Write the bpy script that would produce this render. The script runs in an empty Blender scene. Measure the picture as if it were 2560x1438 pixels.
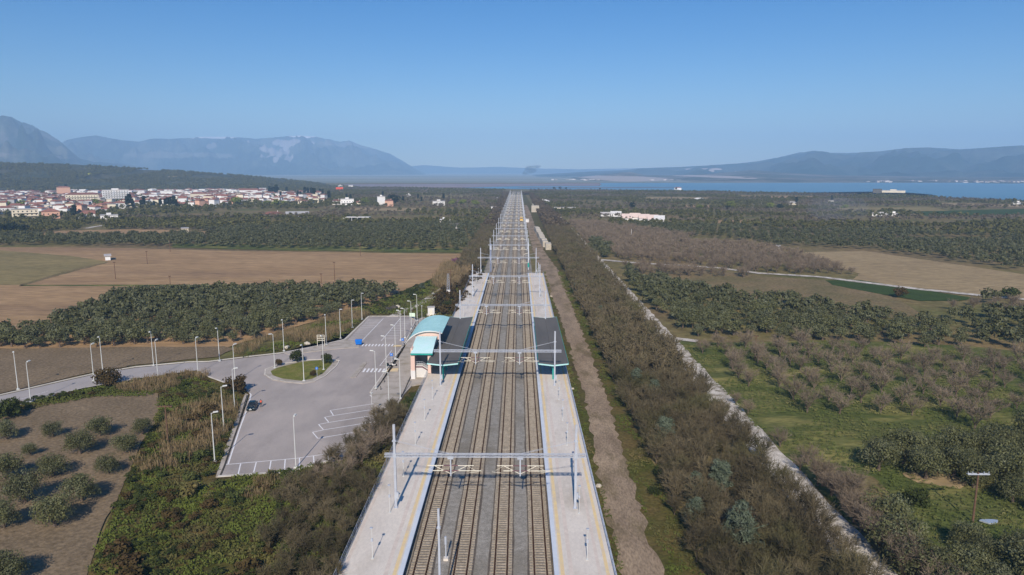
import bpy, bmesh, math, random
import numpy as np
from mathutils import Vector, Matrix, noise as MN
R = math.radians
random.seed(7); RS = np.random.RandomState(7)
SC = bpy.context.scene; COL = SC.collection
# ------------------------------------------------------------------ camera
FPX, TH, YAW, CZ = 1740.0, R(9.53), R(0.536), 47.2
cd = bpy.data.cameras.new('camera'); cam = bpy.data.objects.new('camera', cd); COL.objects.link(cam)
cam.location = (0, 0, CZ); cam.rotation_euler = (R(90) - TH, 0, YAW)
cd.sensor_width = 36; cd.lens = 36 * FPX / 2560; cd.clip_start = .5; cd.clip_end = 60000
SC.camera = cam
# ------------------------------------------------------------------ sky, sun, exposure
SUN_EL, SUN_AZ = R(35), R(182.5)      # sun behind the camera, clockwise from +Y
W = bpy.data.worlds.new('World'); SC.world = W; W.use_nodes = True
nt = W.node_tree; bg = nt.nodes['Background']
sky = nt.nodes.new('ShaderNodeTexSky'); sky.sky_type = 'NISHITA'; sky.sun_disc = False
sky.sun_elevation = SUN_EL; sky.sun_rotation = SUN_AZ; sky.altitude = 50; sky.air_density = 1.0; sky.dust_density = .15; sky.ozone_density = 4.5
hsn = nt.nodes.new('ShaderNodeHueSaturation'); hsn.inputs['Saturation'].default_value = 1.4; hsn.inputs['Hue'].default_value = .508
nt.links.new(sky.outputs[0], hsn.inputs['Color']); nt.links.new(hsn.outputs[0], bg.inputs[0]); bg.inputs[1].default_value = .1
sd = bpy.data.lights.new('sun', 'SUN'); sd.energy = 5.0; sd.angle = R(.53); sd.color = (1, .92, .82)
so = bpy.data.objects.new('sun', sd); COL.objects.link(so)
sv = Vector((math.sin(SUN_AZ) * math.cos(SUN_EL), math.cos(SUN_AZ) * math.cos(SUN_EL), math.sin(SUN_EL)))
so.rotation_euler = sv.to_track_quat('Z', 'Y').to_euler(); so.location = (0, 0, 300)
SC.view_settings.view_transform = 'Standard'; SC.view_settings.look = 'None'
SC.view_settings.exposure = 0; SC.view_settings.gamma = 1; SC.view_settings.use_curve_mapping = False
SC.render.engine = 'CYCLES'
SC.cycles.max_bounces = 6; SC.cycles.diffuse_bounces = 2; SC.cycles.volume_bounces = 1; SC.cycles.transparent_max_bounces = 8
# ------------------------------------------------------------------ pixel <-> world
RM = cam.rotation_euler.to_matrix()
GZ = -0.5                                        # general ground level; rails' sleepers lie at 0
def ray(x, y): return RM @ Vector(((x - 1280) / FPX, -(y - 719) / FPX, -1))
def G(x, y, z=GZ):
    d = ray(x, y); t = (z - CZ) / d.z; return Vector((d.x * t, d.y * t, z))
def P(x, y, D):                                  # the point on a pixel's ray at ground distance D
    d = ray(x, y); t = D / math.hypot(d.x, d.y); return Vector((d.x * t, d.y * t, CZ + d.z * t))
def proj(p):
    v = RM.transposed() @ (Vector(p) - Vector((0, 0, CZ)))
    return (1280 + FPX * v.x / -v.z, 719 - FPX * v.y / -v.z) if v.z < -.1 else (-9999, 9999)
RMN = np.array(RM)
def projN(p):
    v = (p - np.array([0, 0, CZ])) @ RMN
    z = np.where(v[:, 2] < -.1, -v[:, 2], .1)
    return np.stack([1280 + FPX * v[:, 0] / z, 719 - FPX * v[:, 1] / z], 1)
def inpoly(pts, poly):
    x, y = pts[:, 0], pts[:, 1]; c = np.zeros(len(pts), bool); n = len(poly)
    for i in range(n):
        x1, y1 = poly[i]; x2, y2 = poly[i - 1]
        if y1 == y2: continue
        m = ((y1 > y) != (y2 > y)) & (x < (x2 - x1) * (y - y1) / (y2 - y1) + x1); c ^= m
    return c
# ------------------------------------------------------------------ materials
def L(v):
    v /= 255.; return v / 12.92 if v < .04045 else ((v + .055) / 1.055) ** 2.4
K = 1.25
def S(r, g, b, k=K): return (min(L(r) * k, .85), min(L(g) * k, .85), min(L(b) * k, .85), 1)
MATS = {}
def mat(name, c1, c2=None, scale=1.0, rough=.85, c3=None, scale3=None, metal=0, rnd=0, detail=6, lo=.35, hi=.65, coord='pos', bump=0, bscale=None, stretch=None, spec=.08, fine=0, famp=.34):
    m = bpy.data.materials.new(name); m.use_nodes = True; n = m.node_tree; N = n.nodes; LK = n.links
    b = N['Principled BSDF']; b.inputs['Roughness'].default_value = rough; b.inputs['Metallic'].default_value = metal
    b.inputs['Specular IOR Level'].default_value = spec
    if coord == 'pos': tc = N.new('ShaderNodeNewGeometry').outputs['Position']
    else: tc = N.new('ShaderNodeTexCoord').outputs['Object']
    if stretch:
        mp = N.new('ShaderNodeVectorMath'); mp.operation = 'MULTIPLY'; mp.inputs[1].default_value = stretch; LK.new(tc, mp.inputs[0]); tc = mp.outputs[0]
    def nz(s, d=6, lo=lo, hi=hi):
        t = N.new('ShaderNodeTexNoise'); t.inputs['Scale'].default_value = s; t.inputs['Detail'].default_value = d; t.inputs['Roughness'].default_value = .6
        LK.new(tc, t.inputs['Vector']); r = N.new('ShaderNodeMapRange'); r.inputs[1].default_value = lo; r.inputs[2].default_value = hi
        LK.new(t.outputs[0], r.inputs[0]); return r.outputs[0]
    def mix(f, a, c):
        x = N.new('ShaderNodeMix'); x.data_type = 'RGBA'
        if hasattr(f, 'links'): LK.new(f, x.inputs[0])
        else: x.inputs[0].default_value = f
        for i, v in ((6, a), (7, c)):
            if hasattr(v, 'links'): LK.new(v, x.inputs[i])
            else: x.inputs[i].default_value = v
        return x.outputs[2]
    col = None
    if c2: col = mix(nz(scale, detail), c1, c2)
    if c3: col = mix(nz(scale3 or scale * .23, 5, .5, .68), col, c3)
    if fine:
        f = nz(fine, 3, .3, .7); mu = N.new('ShaderNodeMix'); mu.data_type = 'RGBA'; mu.blend_type = 'MULTIPLY'; mu.inputs[0].default_value = 1
        g = mix(f, (1 - famp, 1 - famp, 1 - famp, 1), (1 + famp * .85, 1 + famp * .85, 1 + famp * .85, 1))
        if col is None: mu.inputs[6].default_value = c1
        else: LK.new(col, mu.inputs[6])
        LK.new(g, mu.inputs[7]); col = mu.outputs[2]
    if rnd:
        oi = N.new('ShaderNodeObjectInfo'); hs = N.new('ShaderNodeHueSaturation'); r = N.new('ShaderNodeMapRange')
        r.inputs[3].default_value = 1 - rnd; r.inputs[4].default_value = 1 + rnd; LK.new(oi.outputs['Random'], r.inputs[0]); LK.new(r.outputs[0], hs.inputs['Value'])
        if col is None: hs.inputs['Color'].default_value = c1
        else: LK.new(col, hs.inputs['Color'])
        col = hs.outputs[0]
    if col is None: b.inputs['Base Color'].default_value = c1
    else: LK.new(col, b.inputs['Base Color'])
    if bump:
        t = N.new('ShaderNodeTexNoise'); t.inputs['Scale'].default_value = bscale or scale * 4; t.inputs['Detail'].default_value = 5; LK.new(tc, t.inputs['Vector'])
        bp = N.new('ShaderNodeBump'); bp.inputs['Strength'].default_value = 1; bp.inputs['Distance'].default_value = bump
        LK.new(t.outputs[0], bp.inputs['Height']); LK.new(bp.outputs[0], b.inputs['Normal'])
    MATS[name] = m; return m
M = {}
M['ground'] = mat('scrub_ground', S(122, 104, 70), S(94, 92, 52), .02, c3=S(110, 92, 72), scale3=.006, bump=.12, bscale=.8, fine=.35)
M['bank'] = mat('bank_soil_and_grass', S(78, 82, 34, 1.0), S(108, 92, 56, 1.0), .12, c3=S(78, 68, 46, 1.0), scale3=.07, bump=.15, bscale=1.5, fine=2)
M['meadow'] = mat('green_meadow', S(84, 94, 46, 1.0), S(98, 100, 56, 1.0), .05, c3=S(148, 138, 82, 1.0), scale3=.09, bump=.1, bscale=1.5, fine=1.2, stretch=(.5, 1.4, 1))
M['dryfield'] = mat('dry_grass_field', S(122, 104, 74), S(104, 94, 62), .06, bump=.08, bscale=1.5, fine=1)
M['brown'] = mat('ploughed_tan_soil', S(158, 129, 94), S(145, 117, 84), .05, c3=S(136, 110, 82), scale3=.018, bump=.08, bscale=1.2, fine=.6, stretch=(.25, 1.6, 1))
M['brown2'] = mat('ploughed_grey_brown_soil', S(124, 107, 84), S(110, 95, 74), .08, bump=.12, bscale=2, fine=1.5)
M['brown3'] = mat('ploughed_pale_soil', S(150, 130, 96), S(140, 120, 88), .03, bump=.08, bscale=1.5, fine=.8, stretch=(.3, 1.2, 1))
M['dullfield'] = mat('fallow_soil', S(134, 118, 78), S(118, 106, 70), .03, fine=.6, stretch=(.3, 1.5, 1))
M['crop'] = mat('young_green_crop', S(62, 76, 32), S(52, 66, 30), .1, fine=1.5, bump=.1, bscale=2)
M['path'] = mat('pale_gravel_track', S(200, 192, 180), S(166, 156, 142), .35, c3=S(112, 102, 84), scale3=.5, bump=.05, bscale=4, fine=4)
M['dirt'] = mat('grey_brown_dirt_track', S(150, 131, 108), S(124, 107, 88), .3, c3=S(100, 88, 62), scale3=.2, bump=.06, bscale=4, fine=4, stretch=(1, .35, 1))
M['asphalt'] = mat('worn_grey_asphalt', S(166, 155, 146), S(150, 141, 134), .16, c3=S(130, 122, 116), scale3=.06, rough=.9, fine=6, famp=.09, stretch=(1, .45, 1))
M['road'] = mat('road_asphalt', S(160, 152, 146), S(150, 143, 138), .15, rough=.9, fine=8, famp=.06)
M['pave'] = mat('concrete_pavement', S(172, 162, 150), S(158, 148, 136), .4, c3=S(146, 136, 120), scale3=.4, fine=5, famp=.1)
M['kerb'] = mat('pale_kerb', S(198, 190, 178), S(180, 172, 160), 1)
M['line'] = mat('worn_white_paint', S(236, 232, 226), S(214, 208, 202), 2.5, rough=.7)
M['islandgrass'] = mat('mown_grass', S(112, 110, 52), S(94, 98, 44), .5, c3=S(124, 112, 66), scale3=.4, fine=4)
M['conc'] = mat('platform_concrete', S(206, 196, 182), S(197, 187, 174), .3, c3=S(176, 164, 148), scale3=.12, fine=3, famp=.07, spec=.2, stretch=(1, .5, 1))
M['coping'] = mat('pale_blue_coping', S(196, 200, 204), S(184, 190, 196), .6)
M['yellow'] = mat('faded_yellow_tactile', S(222, 192, 140), S(208, 182, 142), 1.0, c3=S(196, 178, 154), scale3=.4)
M['tile'] = mat('pale_tile_strip', S(204, 190, 176), S(192, 178, 164), 1.5)
M['dark'] = mat('dark_tone_and_shade', S(60, 58, 54), S(80, 74, 66), .5)  # plain dark tone; on the platform side walls it is painted shade
M['rail'] = mat('rusty_rail', S(72, 48, 34), S(60, 42, 30), 1.5, rough=.6)
M['sleeper'] = mat('concrete_sleeper', S(146, 136, 122), S(132, 122, 108), .8, rnd=.06, fine=5)
M['steel'] = mat('galvanised_steel', S(176, 180, 186), S(162, 166, 174), 1, rough=.55, metal=.15, rnd=.04, coord='obj')
M['tube'] = mat('cream_cantilever_tube', S(226, 212, 192), S(210, 198, 180), 2, coord='obj')
M['lamp'] = mat('grey_lamp_paint', S(196, 196, 190), S(184, 184, 178), 1, rough=.5, rnd=.05, coord='obj')
M['lampglass'] = mat('lamp_glass', S(150, 150, 145), rough=.3)
M['roofgrey'] = mat('dark_grey_roof_sheet', S(100, 95, 88), S(90, 86, 80), .3, rough=.6, stretch=(1, .2, 1))
M['teal'] = mat('teal_metal_roof', S(172, 212, 208), S(160, 202, 198), .4, rough=.5)
M['tealpale'] = mat('pale_teal_roof', S(190, 222, 216), S(180, 214, 208), .5, rough=.5)
M['tealdark'] = mat('teal_painted_steel', S(40, 138, 124), S(52, 150, 138), 1, rough=.5)
M['pink'] = mat('peach_render', S(226, 194, 178, 1.05), S(218, 186, 170, 1.05), .5)
M['white'] = mat('white_render', S(222, 218, 212, 1.1), S(206, 202, 196, 1.1), .4)
M['glass'] = mat('dark_window_glass', (.02, .025, .03, 1), rough=.15, spec=.5)
M['maroon'] = mat('maroon_tile', S(112, 82, 84), S(98, 72, 76), 1)
M['wood'] = mat('weathered_pole_wood', S(108, 84, 66), S(92, 72, 58), 2, coord='obj')
M['blackp'] = mat('dark_green_car_paint', (.006, .02, .022, 1), rough=.25, spec=.6)
M['tyre'] = mat('tyre_rubber', (.015, .015, .016, 1), rough=.8)
M['chrome'] = mat('bright_metal', S(210, 214, 218), rough=.25, metal=.6)
M['blue'] = mat('blue_plastic', S(30, 110, 196), S(26, 98, 178), 3, rough=.5)
M['orange'] = mat('orange_vest', S(250, 96, 66), S(238, 84, 58), 6)
M['cloth'] = mat('dark_trousers', S(50, 54, 58), S(40, 44, 50), 6)
M['skin'] = mat('skin', S(190, 140, 112)); M['hair'] = mat('dark_hair', S(40, 32, 28))
M['bark'] = mat('grey_bark', S(106, 92, 80), S(84, 72, 62), 3)
M['olive'] = mat('olive_leaves', S(108, 108, 66, .84), S(84, 86, 48, .84), .5, c3=S(116, 118, 86, .84), scale3=.25, rnd=.16, fine=2.5, spec=.35, rough=.6)
M['olive_far'] = mat('olive_leaves_far', S(112, 108, 64, .82), S(84, 84, 44, .82), .12, c3=S(104, 102, 66, .78), scale3=.03, fine=.5)
M['bare'] = mat('bare_twigs', S(144, 128, 108, .95), S(120, 106, 90, .95), .5, rnd=.16)
M['belt'] = mat('brown_twigs', S(114, 102, 78, .95), S(92, 84, 62, .9), .2, c3=S(98, 94, 62, .95), scale3=.1, rnd=.3)
M['belt_far'] = mat('brown_twigs_far', S(110, 96, 76, .9), S(88, 78, 62, .9), .05, fine=.4)
M['bare_far'] = mat('grey_twigs_far', S(126, 114, 94, .84), S(104, 94, 76, .84), .05, fine=.4)
M['silver'] = mat('silver_green_leaves', S(122, 130, 108, .84), S(88, 98, 76, .84), 1.2, rnd=.12)
M['shrub'] = mat('dark_shrub_leaves', S(74, 82, 40, .84), S(56, 64, 34, .84), .4, rnd=.25, fine=2)
M['rust'] = mat('rusty_shrub_leaves', S(92, 74, 48, .84), S(80, 70, 40, .84), .5, rnd=.2)
M['tuft'] = mat('grass_tufts', S(96, 106, 46, 1.1), S(76, 80, 42, 1.0), .1, c3=S(120, 106, 72, 1.1), scale3=.05)
M['meadowtuft'] = mat('meadow_tufts', S(86, 96, 48, 1.1), S(94, 100, 56, 1.1), .1, c3=S(140, 132, 86, 1.0), scale3=.09)
M['reed'] = mat('dry_reeds', S(150, 130, 98, 1.0), S(120, 102, 74, 1.0), .6, c3=S(104, 94, 60, 1.0), scale3=.2)
M['cypress'] = mat('cypress_leaves', S(46, 56, 42, 1), S(36, 44, 34, 1), .5, rnd=.12)
M['purple'] = mat('purple_blossom', S(124, 84, 104), S(98, 66, 84), 1)
M['yellowgreen'] = mat('yellow_green_leaves', S(112, 118, 52), S(90, 98, 44), .4, rnd=.15)
M['roofred'] = mat('red_clay_tiles', S(150, 104, 90, 1.1), S(124, 88, 78, 1.1), .4, rnd=.2)
M['wallw'] = mat('house_white_wall', S(226, 222, 214), S(212, 206, 198), .2, rnd=.1)
M['wallc'] = mat('house_cream_wall', S(216, 204, 180), S(204, 192, 170), .2, rnd=.12)
M['wallp'] = mat('house_peach_wall', S(206, 164, 140), S(196, 154, 130), .2, rnd=.1)
M['wallg'] = mat('house_grey_wall', S(168, 166, 164), S(152, 150, 150), .2, rnd=.1)
M['flat'] = mat('flat_roof_screed', S(178, 172, 166), S(160, 156, 152), .2, rnd=.1)
M['palepink'] = mat('pale_pink_sheet_roof', S(214, 190, 176), S(200, 180, 168), .2)
M['yellowp'] = mat('yellow_machine_paint', S(224, 168, 40), rough=.5)
M['block'] = mat('stacked_concrete', S(188, 178, 160), S(168, 158, 142), .8)
M['mud'] = mat('tidal_mud', S(136, 122, 124), S(120, 112, 118), .004, stretch=(.3, 1, 1))
# ------------------------------------------------------------------ mesh helpers
def tag(o, label=None, cat=None, group=None, kind=None):
    if label: o['label'] = label
    if cat: o['category'] = cat
    if group: o['group'] = group
    if kind: o['kind'] = kind
    return o
def link(name, me, m=None, parent=None, loc=None):
    o = bpy.data.objects.new(name, me); COL.objects.link(o)
    if m and me and not me.materials: me.materials.append(m)
    if parent: o.parent = parent
    if loc is not None: o.location = loc
    return o
def empty(name, loc, rz=0, label=None, cat=None, group=None):
    o = bpy.data.objects.new(name, None); COL.objects.link(o); o.location = loc; o.rotation_euler = (0, 0, rz); o.empty_display_size = .1
    return tag(o, label, cat, group)
class MB:
    def __init__(s): s.v = []; s.f = []
    def quad(s, *p):
        n = len(s.v); s.v += [tuple(q) for q in p]; s.f.append(tuple(range(n, n + len(p)))); return s
    def box(s, x0, x1, y0, y1, z0, z1):
        n = len(s.v); s.v += [(x0, y0, z0), (x1, y0, z0), (x1, y1, z0), (x0, y1, z0), (x0, y0, z1), (x1, y0, z1), (x1, y1, z1), (x0, y1, z1)]
        s.f += [tuple(n + i for i in q) for q in ((3, 2, 1, 0), (4, 5, 6, 7), (0, 1, 5, 4), (1, 2, 6, 5), (2, 3, 7, 6), (3, 0, 4, 7))]; return s
    def cbox(s, c, d): return s.box(c[0] - d[0] / 2, c[0] + d[0] / 2, c[1] - d[1] / 2, c[1] + d[1] / 2, c[2] - d[2] / 2, c[2] + d[2] / 2)
    def tube(s, a, b, r0, r1=None, n=6, cap=True):
        r1 = r0 if r1 is None else r1; a = Vector(a); b = Vector(b); d = (b - a).normalized(); u = d.orthogonal().normalized(); w = d.cross(u); k = len(s.v)
        for p, r in ((a, r0), (b, r1)):
            for i in range(n): t = 2 * math.pi * i / n; s.v.append(tuple(p + (u * math.cos(t) + w * math.sin(t)) * r))
        for i in range(n): j = (i + 1) % n; s.f.append((k + i, k + j, k + n + j, k + n + i))
        if cap: s.f.append(tuple(k + i for i in range(n))[::-1]); s.f.append(tuple(k + n + i for i in range(n)))
        return s
    def prism(s, poly, z0, z1):                     # poly of (x, y), counter clockwise
        n = len(poly); k = len(s.v); s.v += [(p[0], p[1], z0) for p in poly] + [(p[0], p[1], z1) for p in poly]
        s.f.append(tuple(k + i for i in range(n))[::-1]); s.f.append(tuple(k + n + i for i in range(n)))
        for i in range(n): j = (i + 1) % n; s.f.append((k + i, k + j, k + n + j, k + n + i))
        return s
    def mesh(s, name, m=None, smooth=False):
        me = bpy.data.meshes.new(name); me.from_pydata(s.v, [], s.f); me.update()
        if m: me.materials.append(m)
        if smooth: me.polygons.foreach_set('use_smooth', [True] * len(me.polygons))
        return me
    def build(s, name, m, parent=None, loc=None, smooth=False): return link(name, s.mesh(name, m, smooth), None, parent, loc)
def npmesh(name, verts, nper, m):
    """verts (N,3), faces of nper consecutive vertices"""
    me = bpy.data.meshes.new(name); n = len(verts); f = n // nper
    me.vertices.add(n); me.vertices.foreach_set('co', np.ascontiguousarray(verts, np.float32).ravel())
    me.loops.add(n); me.loops.foreach_set('vertex_index', np.arange(n, dtype=np.int32))
    me.polygons.add(f); me.polygons.foreach_set('loop_start', np.arange(0, n, nper, dtype=np.int32))
    try: me.polygons.foreach_set('loop_total', np.full(f, nper, np.int32))
    except Exception: pass
    me.materials.append(m); me.update(calc_edges=True); return me
def stamp(tpls, pos, scale, rot, zs=None):
    """copies of quad templates at pos"""
    out = []; pos = np.asarray(pos, float); pick = RS.randint(0, len(tpls), len(pos)); zs = scale if zs is None else zs
    for k, t in enumerate(tpls):
        i = np.where(pick == k)[0]
        if not len(i): continue
        c, s = np.cos(rot[i])[:, None], np.sin(rot[i])[:, None]
        x = (t[None, :, 0] * c - t[None, :, 1] * s) * scale[i][:, None] + pos[i, 0][:, None]
        y = (t[None, :, 0] * s + t[None, :, 1] * c) * scale[i][:, None] + pos[i, 1][:, None]
        z = t[None, :, 2] * zs[i][:, None] + pos[i, 2][:, None]
        out.append(np.stack([x, y, z], 2).reshape(-1, 3))
    return np.concatenate(out)
def copy_tree(o, parent=None):
    c = o.copy(); COL.objects.link(c); c.parent = parent
    for ch in list(o.children): copy_tree(ch, c)
    return c
# ------------------------------------------------------------------ ground
def densify(pts, step, jit):
    out = []
    for i in range(len(pts)):
        a = pts[i]; b = pts[(i + 1) % len(pts)]; n = max(1, int((b - a).length / step))
        for k in range(n):
            p = a.lerp(b, k / n)
            if jit: p = p + Vector((random.uniform(-jit, jit), random.uniform(-jit, jit), 0))
            out.append(p)
    return out
def sheet(name, poly, z, m, jit=.4, step=4, world=False, kind='structure', thick=0):
    pts = [Vector((p[0], p[1], z)) if world else G(p[0], p[1], z) for p in poly]
    pts = densify(pts, step, jit)
    a = sum(pts[i].x * pts[i - 1].y - pts[i - 1].x * pts[i].y for i in range(len(pts)))
    if a > 0: pts.reverse()
    if thick < 0:
        for p in pts: p.z += thick
        thick = -thick
    bm = bmesh.new(); vs = [bm.verts.new(p) for p in pts]; f = bm.faces.new(vs)
    bmesh.ops.triangulate(bm, faces=[f])
    if thick:
        r = bmesh.ops.extrude_face_region(bm, geom=bm.faces[:])
        for e in r['geom']:
            if isinstance(e, bmesh.types.BMVert): e.co.z += thick
        bmesh.ops.recalc_face_normals(bm, faces=bm.faces[:])
    me = bpy.data.meshes.new(name); bm.to_mesh(me); bm.free()
    for pl in me.polygons:
        pass
    return tag(link(name, me, m), kind=kind)
mb = MB(); NG = 26
gx = np.linspace(-1, 1, NG); gx = np.sign(gx) * np.abs(gx) ** 2.2 * 13000
for i in range(NG):
    for j in range(NG): mb.v.append((gx[i], gx[j], GZ - .30))
for i in range(NG - 1):
    for j in range(NG - 1): mb.f.append((i * NG + j, (i + 1) * NG + j, (i + 1) * NG + j + 1, i * NG + j + 1))
tag(mb.build('ground', M['ground']), kind='structure')
def ZL(k): return GZ - .25 + k * .03
sheet('grass_bank', [(160, 1800), (210, 1438), (300, 1230), (335, 1150), (380, 1060), (400, 985), (240, 985), (80, 1015), (0, 1030), (0, 1000), (330, 925), (560, 900), (900, 790), (1050, 700), (1170, 640), (1215, 690), (1188, 760), (1060, 965), (965, 1150), (845, 1438), (760, 1800)], ZL(2), M['bank'], .3)
sheet('ploughed_field', [(-500, 618), (0, 618), (300, 620), (600, 628), (1150, 635), (1170, 642), (1150, 665), (1060, 705), (985, 735), (900, 770), (560, 870), (0, 872), (-700, 872)], ZL(4), M['brown'])
sheet('fallow_field', [(-300, 627), (0, 626), (180, 640), (272, 655), (150, 682), (50, 712), (-300, 716)], ZL(5), M['dullfield'])
sheet('field_ditch', [(45, 716), (50, 711), (160, 680), (272, 654), (270, 657), (160, 685), (60, 714)], ZL(6), M['dryfield'], .5, 3)
sheet('field_margin', [(50, 712), (430, 712), (700, 714), (700, 716), (430, 716), (50, 715)], ZL(6), M['meadow'], .6, 5)
sheet('roadside_field', [(-400, 875), (0, 872), (300, 868), (560, 866), (588, 872), (540, 892), (470, 899), (339, 913), (229, 931), (135, 953), (0, 983), (-400, 1075)], ZL(5), M['brown2'])
sheet('olive_field', [(-300, 1080), (60, 1024), (180, 1000), (350, 980), (392, 984), (402, 1010), (383, 1060), (352, 1110), (332, 1150), (303, 1230), (250, 1330), (212, 1438), (150, 1600), (-500, 1800)], ZL(5), M['brown2'])
sheet('small_field', [(60, 586), (150, 577), (330, 573), (560, 580), (520, 588), (330, 590), (150, 593)], ZL(4), M['brown'])
sheet('grove_edge_grass', [(430, 619), (700, 626), (1180, 632), (1180, 622), (700, 612), (430, 608)], ZL(6), M['meadow'], .8)
sheet('meadow', [(1685, 850), (1760, 858), (2100, 850), (2420, 865), (2560, 880), (3000, 900), (3600, 1800), (2450, 1900), (2120, 1300), (1900, 1080), (1760, 930)], ZL(2), M['meadow'])
sheet('dry_meadow', [(1590, 690), (1740, 668), (1900, 690), (2060, 700), (2250, 748), (2320, 800), (2100, 790), (1850, 745), (1700, 720)], ZL(3), M['dryfield'])
sheet('pale_field', [(1985, 634), (2030, 630), (2165, 628), (2560, 686), (3200, 780), (3200, 840), (2560, 747), (2480, 740), (2300, 722), (2130, 701), (2150, 684), (2040, 655)], ZL(4), M['brown3'])
sheet('crop_field', [(2062, 701), (2150, 700), (2300, 724), (2445, 746), (2400, 752), (2300, 752), (2240, 742), (2130, 722), (2080, 712)], ZL(5), M['crop'])
sheet('distant_green_field', [(2250, 530), (2560, 522), (2900, 525), (2900, 538), (2560, 537), (2320, 540)], ZL(4), M['crop'])
sheet('clearing', [(1680, 600), (1760, 594), (1830, 602), (1860, 612), (1760, 612)], ZL(4), M['dryfield'])
sheet('mudflats', [(860, 461), (1500, 458.5), (1500, 465), (1290, 465.5), (1150, 469), (900, 467)], ZL(5) + .3, M['mud'], 8, 80)
sheet('bare_soil', [(2250, 1180), (2330, 1170), (2420, 1200), (2400, 1225), (2290, 1205)], ZL(4), M['brown3'], .4, 1.5)
sheet('hedge_foot_soil', [(2050, 1165), (2180, 1190), (2240, 1260), (2330, 1438), (2240, 1438), (2120, 1300)], ZL(3), M['dryfield'], .5, 2)
sheet('hazed_coastal_plain', [(300, 458), (1500, 456.8), (2700, 456), (2700, 437), (1300, 431), (300, 440)], ZL(5) + .2, mat('painted_haze_plain', S(138, 138, 128), S(108, 112, 100), .0012, stretch=(.3, 1, 1)), 0, 400)  # pale tone stands in for haze over the far plain
FH = [[(1620, 493), (1790, 494), (1770, 501), (1600, 501)], [(2080, 519), (2320, 517), (2370, 527), (2110, 531)], [(1440, 503), (1560, 504), (1540, 510), (1430, 510)], [(1700, 512), (1830, 514), (1800, 519), (1690, 518)], [(880, 519), (1060, 521), (1050, 528), (860, 526)], [(600, 553), (760, 555), (740, 561), (590, 560)],
      [(930, 543), (1130, 545), (1120, 550), (940, 549)], [(1850, 489), (2050, 491), (2030, 496), (1840, 494)], [(2350, 507), (2560, 512), (2560, 518), (2340, 514)], [(1050, 489), (1190, 490), (1180, 494), (1050, 494)], [(2240, 556), (2420, 552), (2500, 560), (2300, 566)], [(1760, 552), (1900, 550), (1880, 557), (1770, 558)]]
for i_, pl_ in enumerate(FH): sheet('distant_field', pl_, ZL(4) + .05, M[['brown3', 'dullfield', 'dryfield', 'brown'][i_ % 4]], 2, 20)
# tracks along the railway
def strip(name, m, xs, z, jit=.25, step=3):
    """xs: (Y, x0, x1)"""
    pts = [(x0, y) for y, x0, x1 in xs] + [(x1, y) for y, x0, x1 in reversed(xs)]
    return sheet(name, pts, z, m, jit, step, world=True)
strip('verge', M['bank'], [(20, 10.5, 22.5), (600, 10.5, 22.5), (1380, 6, 14)], ZL(3), .3, 4)
strip('dirt_track', M['dirt'], [(20, 11.8, 16.6), (100, 12.6, 17.6), (140, 14.2, 19), (230, 13.8, 19.2), (330, 10.5, 19.5), (420, 8.6, 15.5), (560, 8, 14.5), (760, 7.5, 14), (980, 7, 12)], ZL(6), .55, 1.8)
strip('gravel_path', M['path'], [(20, 40, 45.5), (500, 41, 45.5), (1000, 40, 43)], ZL(5), .3, 2.5)
def ribbon(name, pts, w, z, m, jit=.15, thick=0, step=6):
    P_ = [G(x, y, z) for x, y in pts]; Lf, Rt = [], []
    for i, p in enumerate(P_):
        a = P_[max(0, i - 1)]; b = P_[min(len(P_) - 1, i + 1)]; d = (b - a).normalized(); n = Vector((-d.y, d.x, 0)) * w / 2
        Lf.append(((p + n).x, (p + n).y)); Rt.append(((p - n).x, (p - n).y))
    return sheet(name, Lf + Rt[::-1], z, m, jit, step, world=True, thick=thick)
ribbon('farm_track', [(1488, 648), (1600, 658), (1700, 663), (1800, 670), (1900, 683), (2050, 692), (2130, 702), (2300, 723), (2480, 741), (2700, 760)], 4.5, ZL(7), M['path'])
ribbon('side_track', [(1665, 843), (1700, 848), (1745, 853)], 3, ZL(7), M['path'])
ribbon('village_lane', [(215, 571), (235, 567), (260, 563)], 5, ZL(7), M['path'])
ribbon('grove_lane', [(1175, 612), (1200, 616)], 7, ZL(7), M['path'])
ribbon('hedge_lane', [(1262, 503), (1258, 498), (1240, 493)], 8, ZL(7), M['path'])
ribbon('rough_track', [(960, 800), (1000, 782), (1040, 765), (1075, 745), (1105, 722), (1120, 700)], 3.2, ZL(6), M['path'], .5)
# sea
SEA = [(1150, 469.5), (1300, 473), (1500, 474.5), (1700, 476), (1980, 481.5), (2100, 480.5), (2190, 479), (2260, 481), (2335, 487), (2310, 491), (2400, 495), (2560, 501), (3200, 515), (6000, 560), (6000, 456), (3200, 456), (2560, 457), (2100, 457), (1500, 457.5), (1500, 465), (1290, 465.5)]
wm = mat('sea_water', (.1, .23, .32, 1), (.12, .26, .34, 1), .003, rough=.4, spec=.4, bump=.4, bscale=.08)
sheet('sea', SEA, ZL(5), wm, 0, 200)
sheet('sandbar', [(1290, 468.8), (1640, 468.2), (1720, 469.2), (1500, 470), (1300, 469.6)], ZL(5) + .6, M['mud'], 0, 200)
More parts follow.
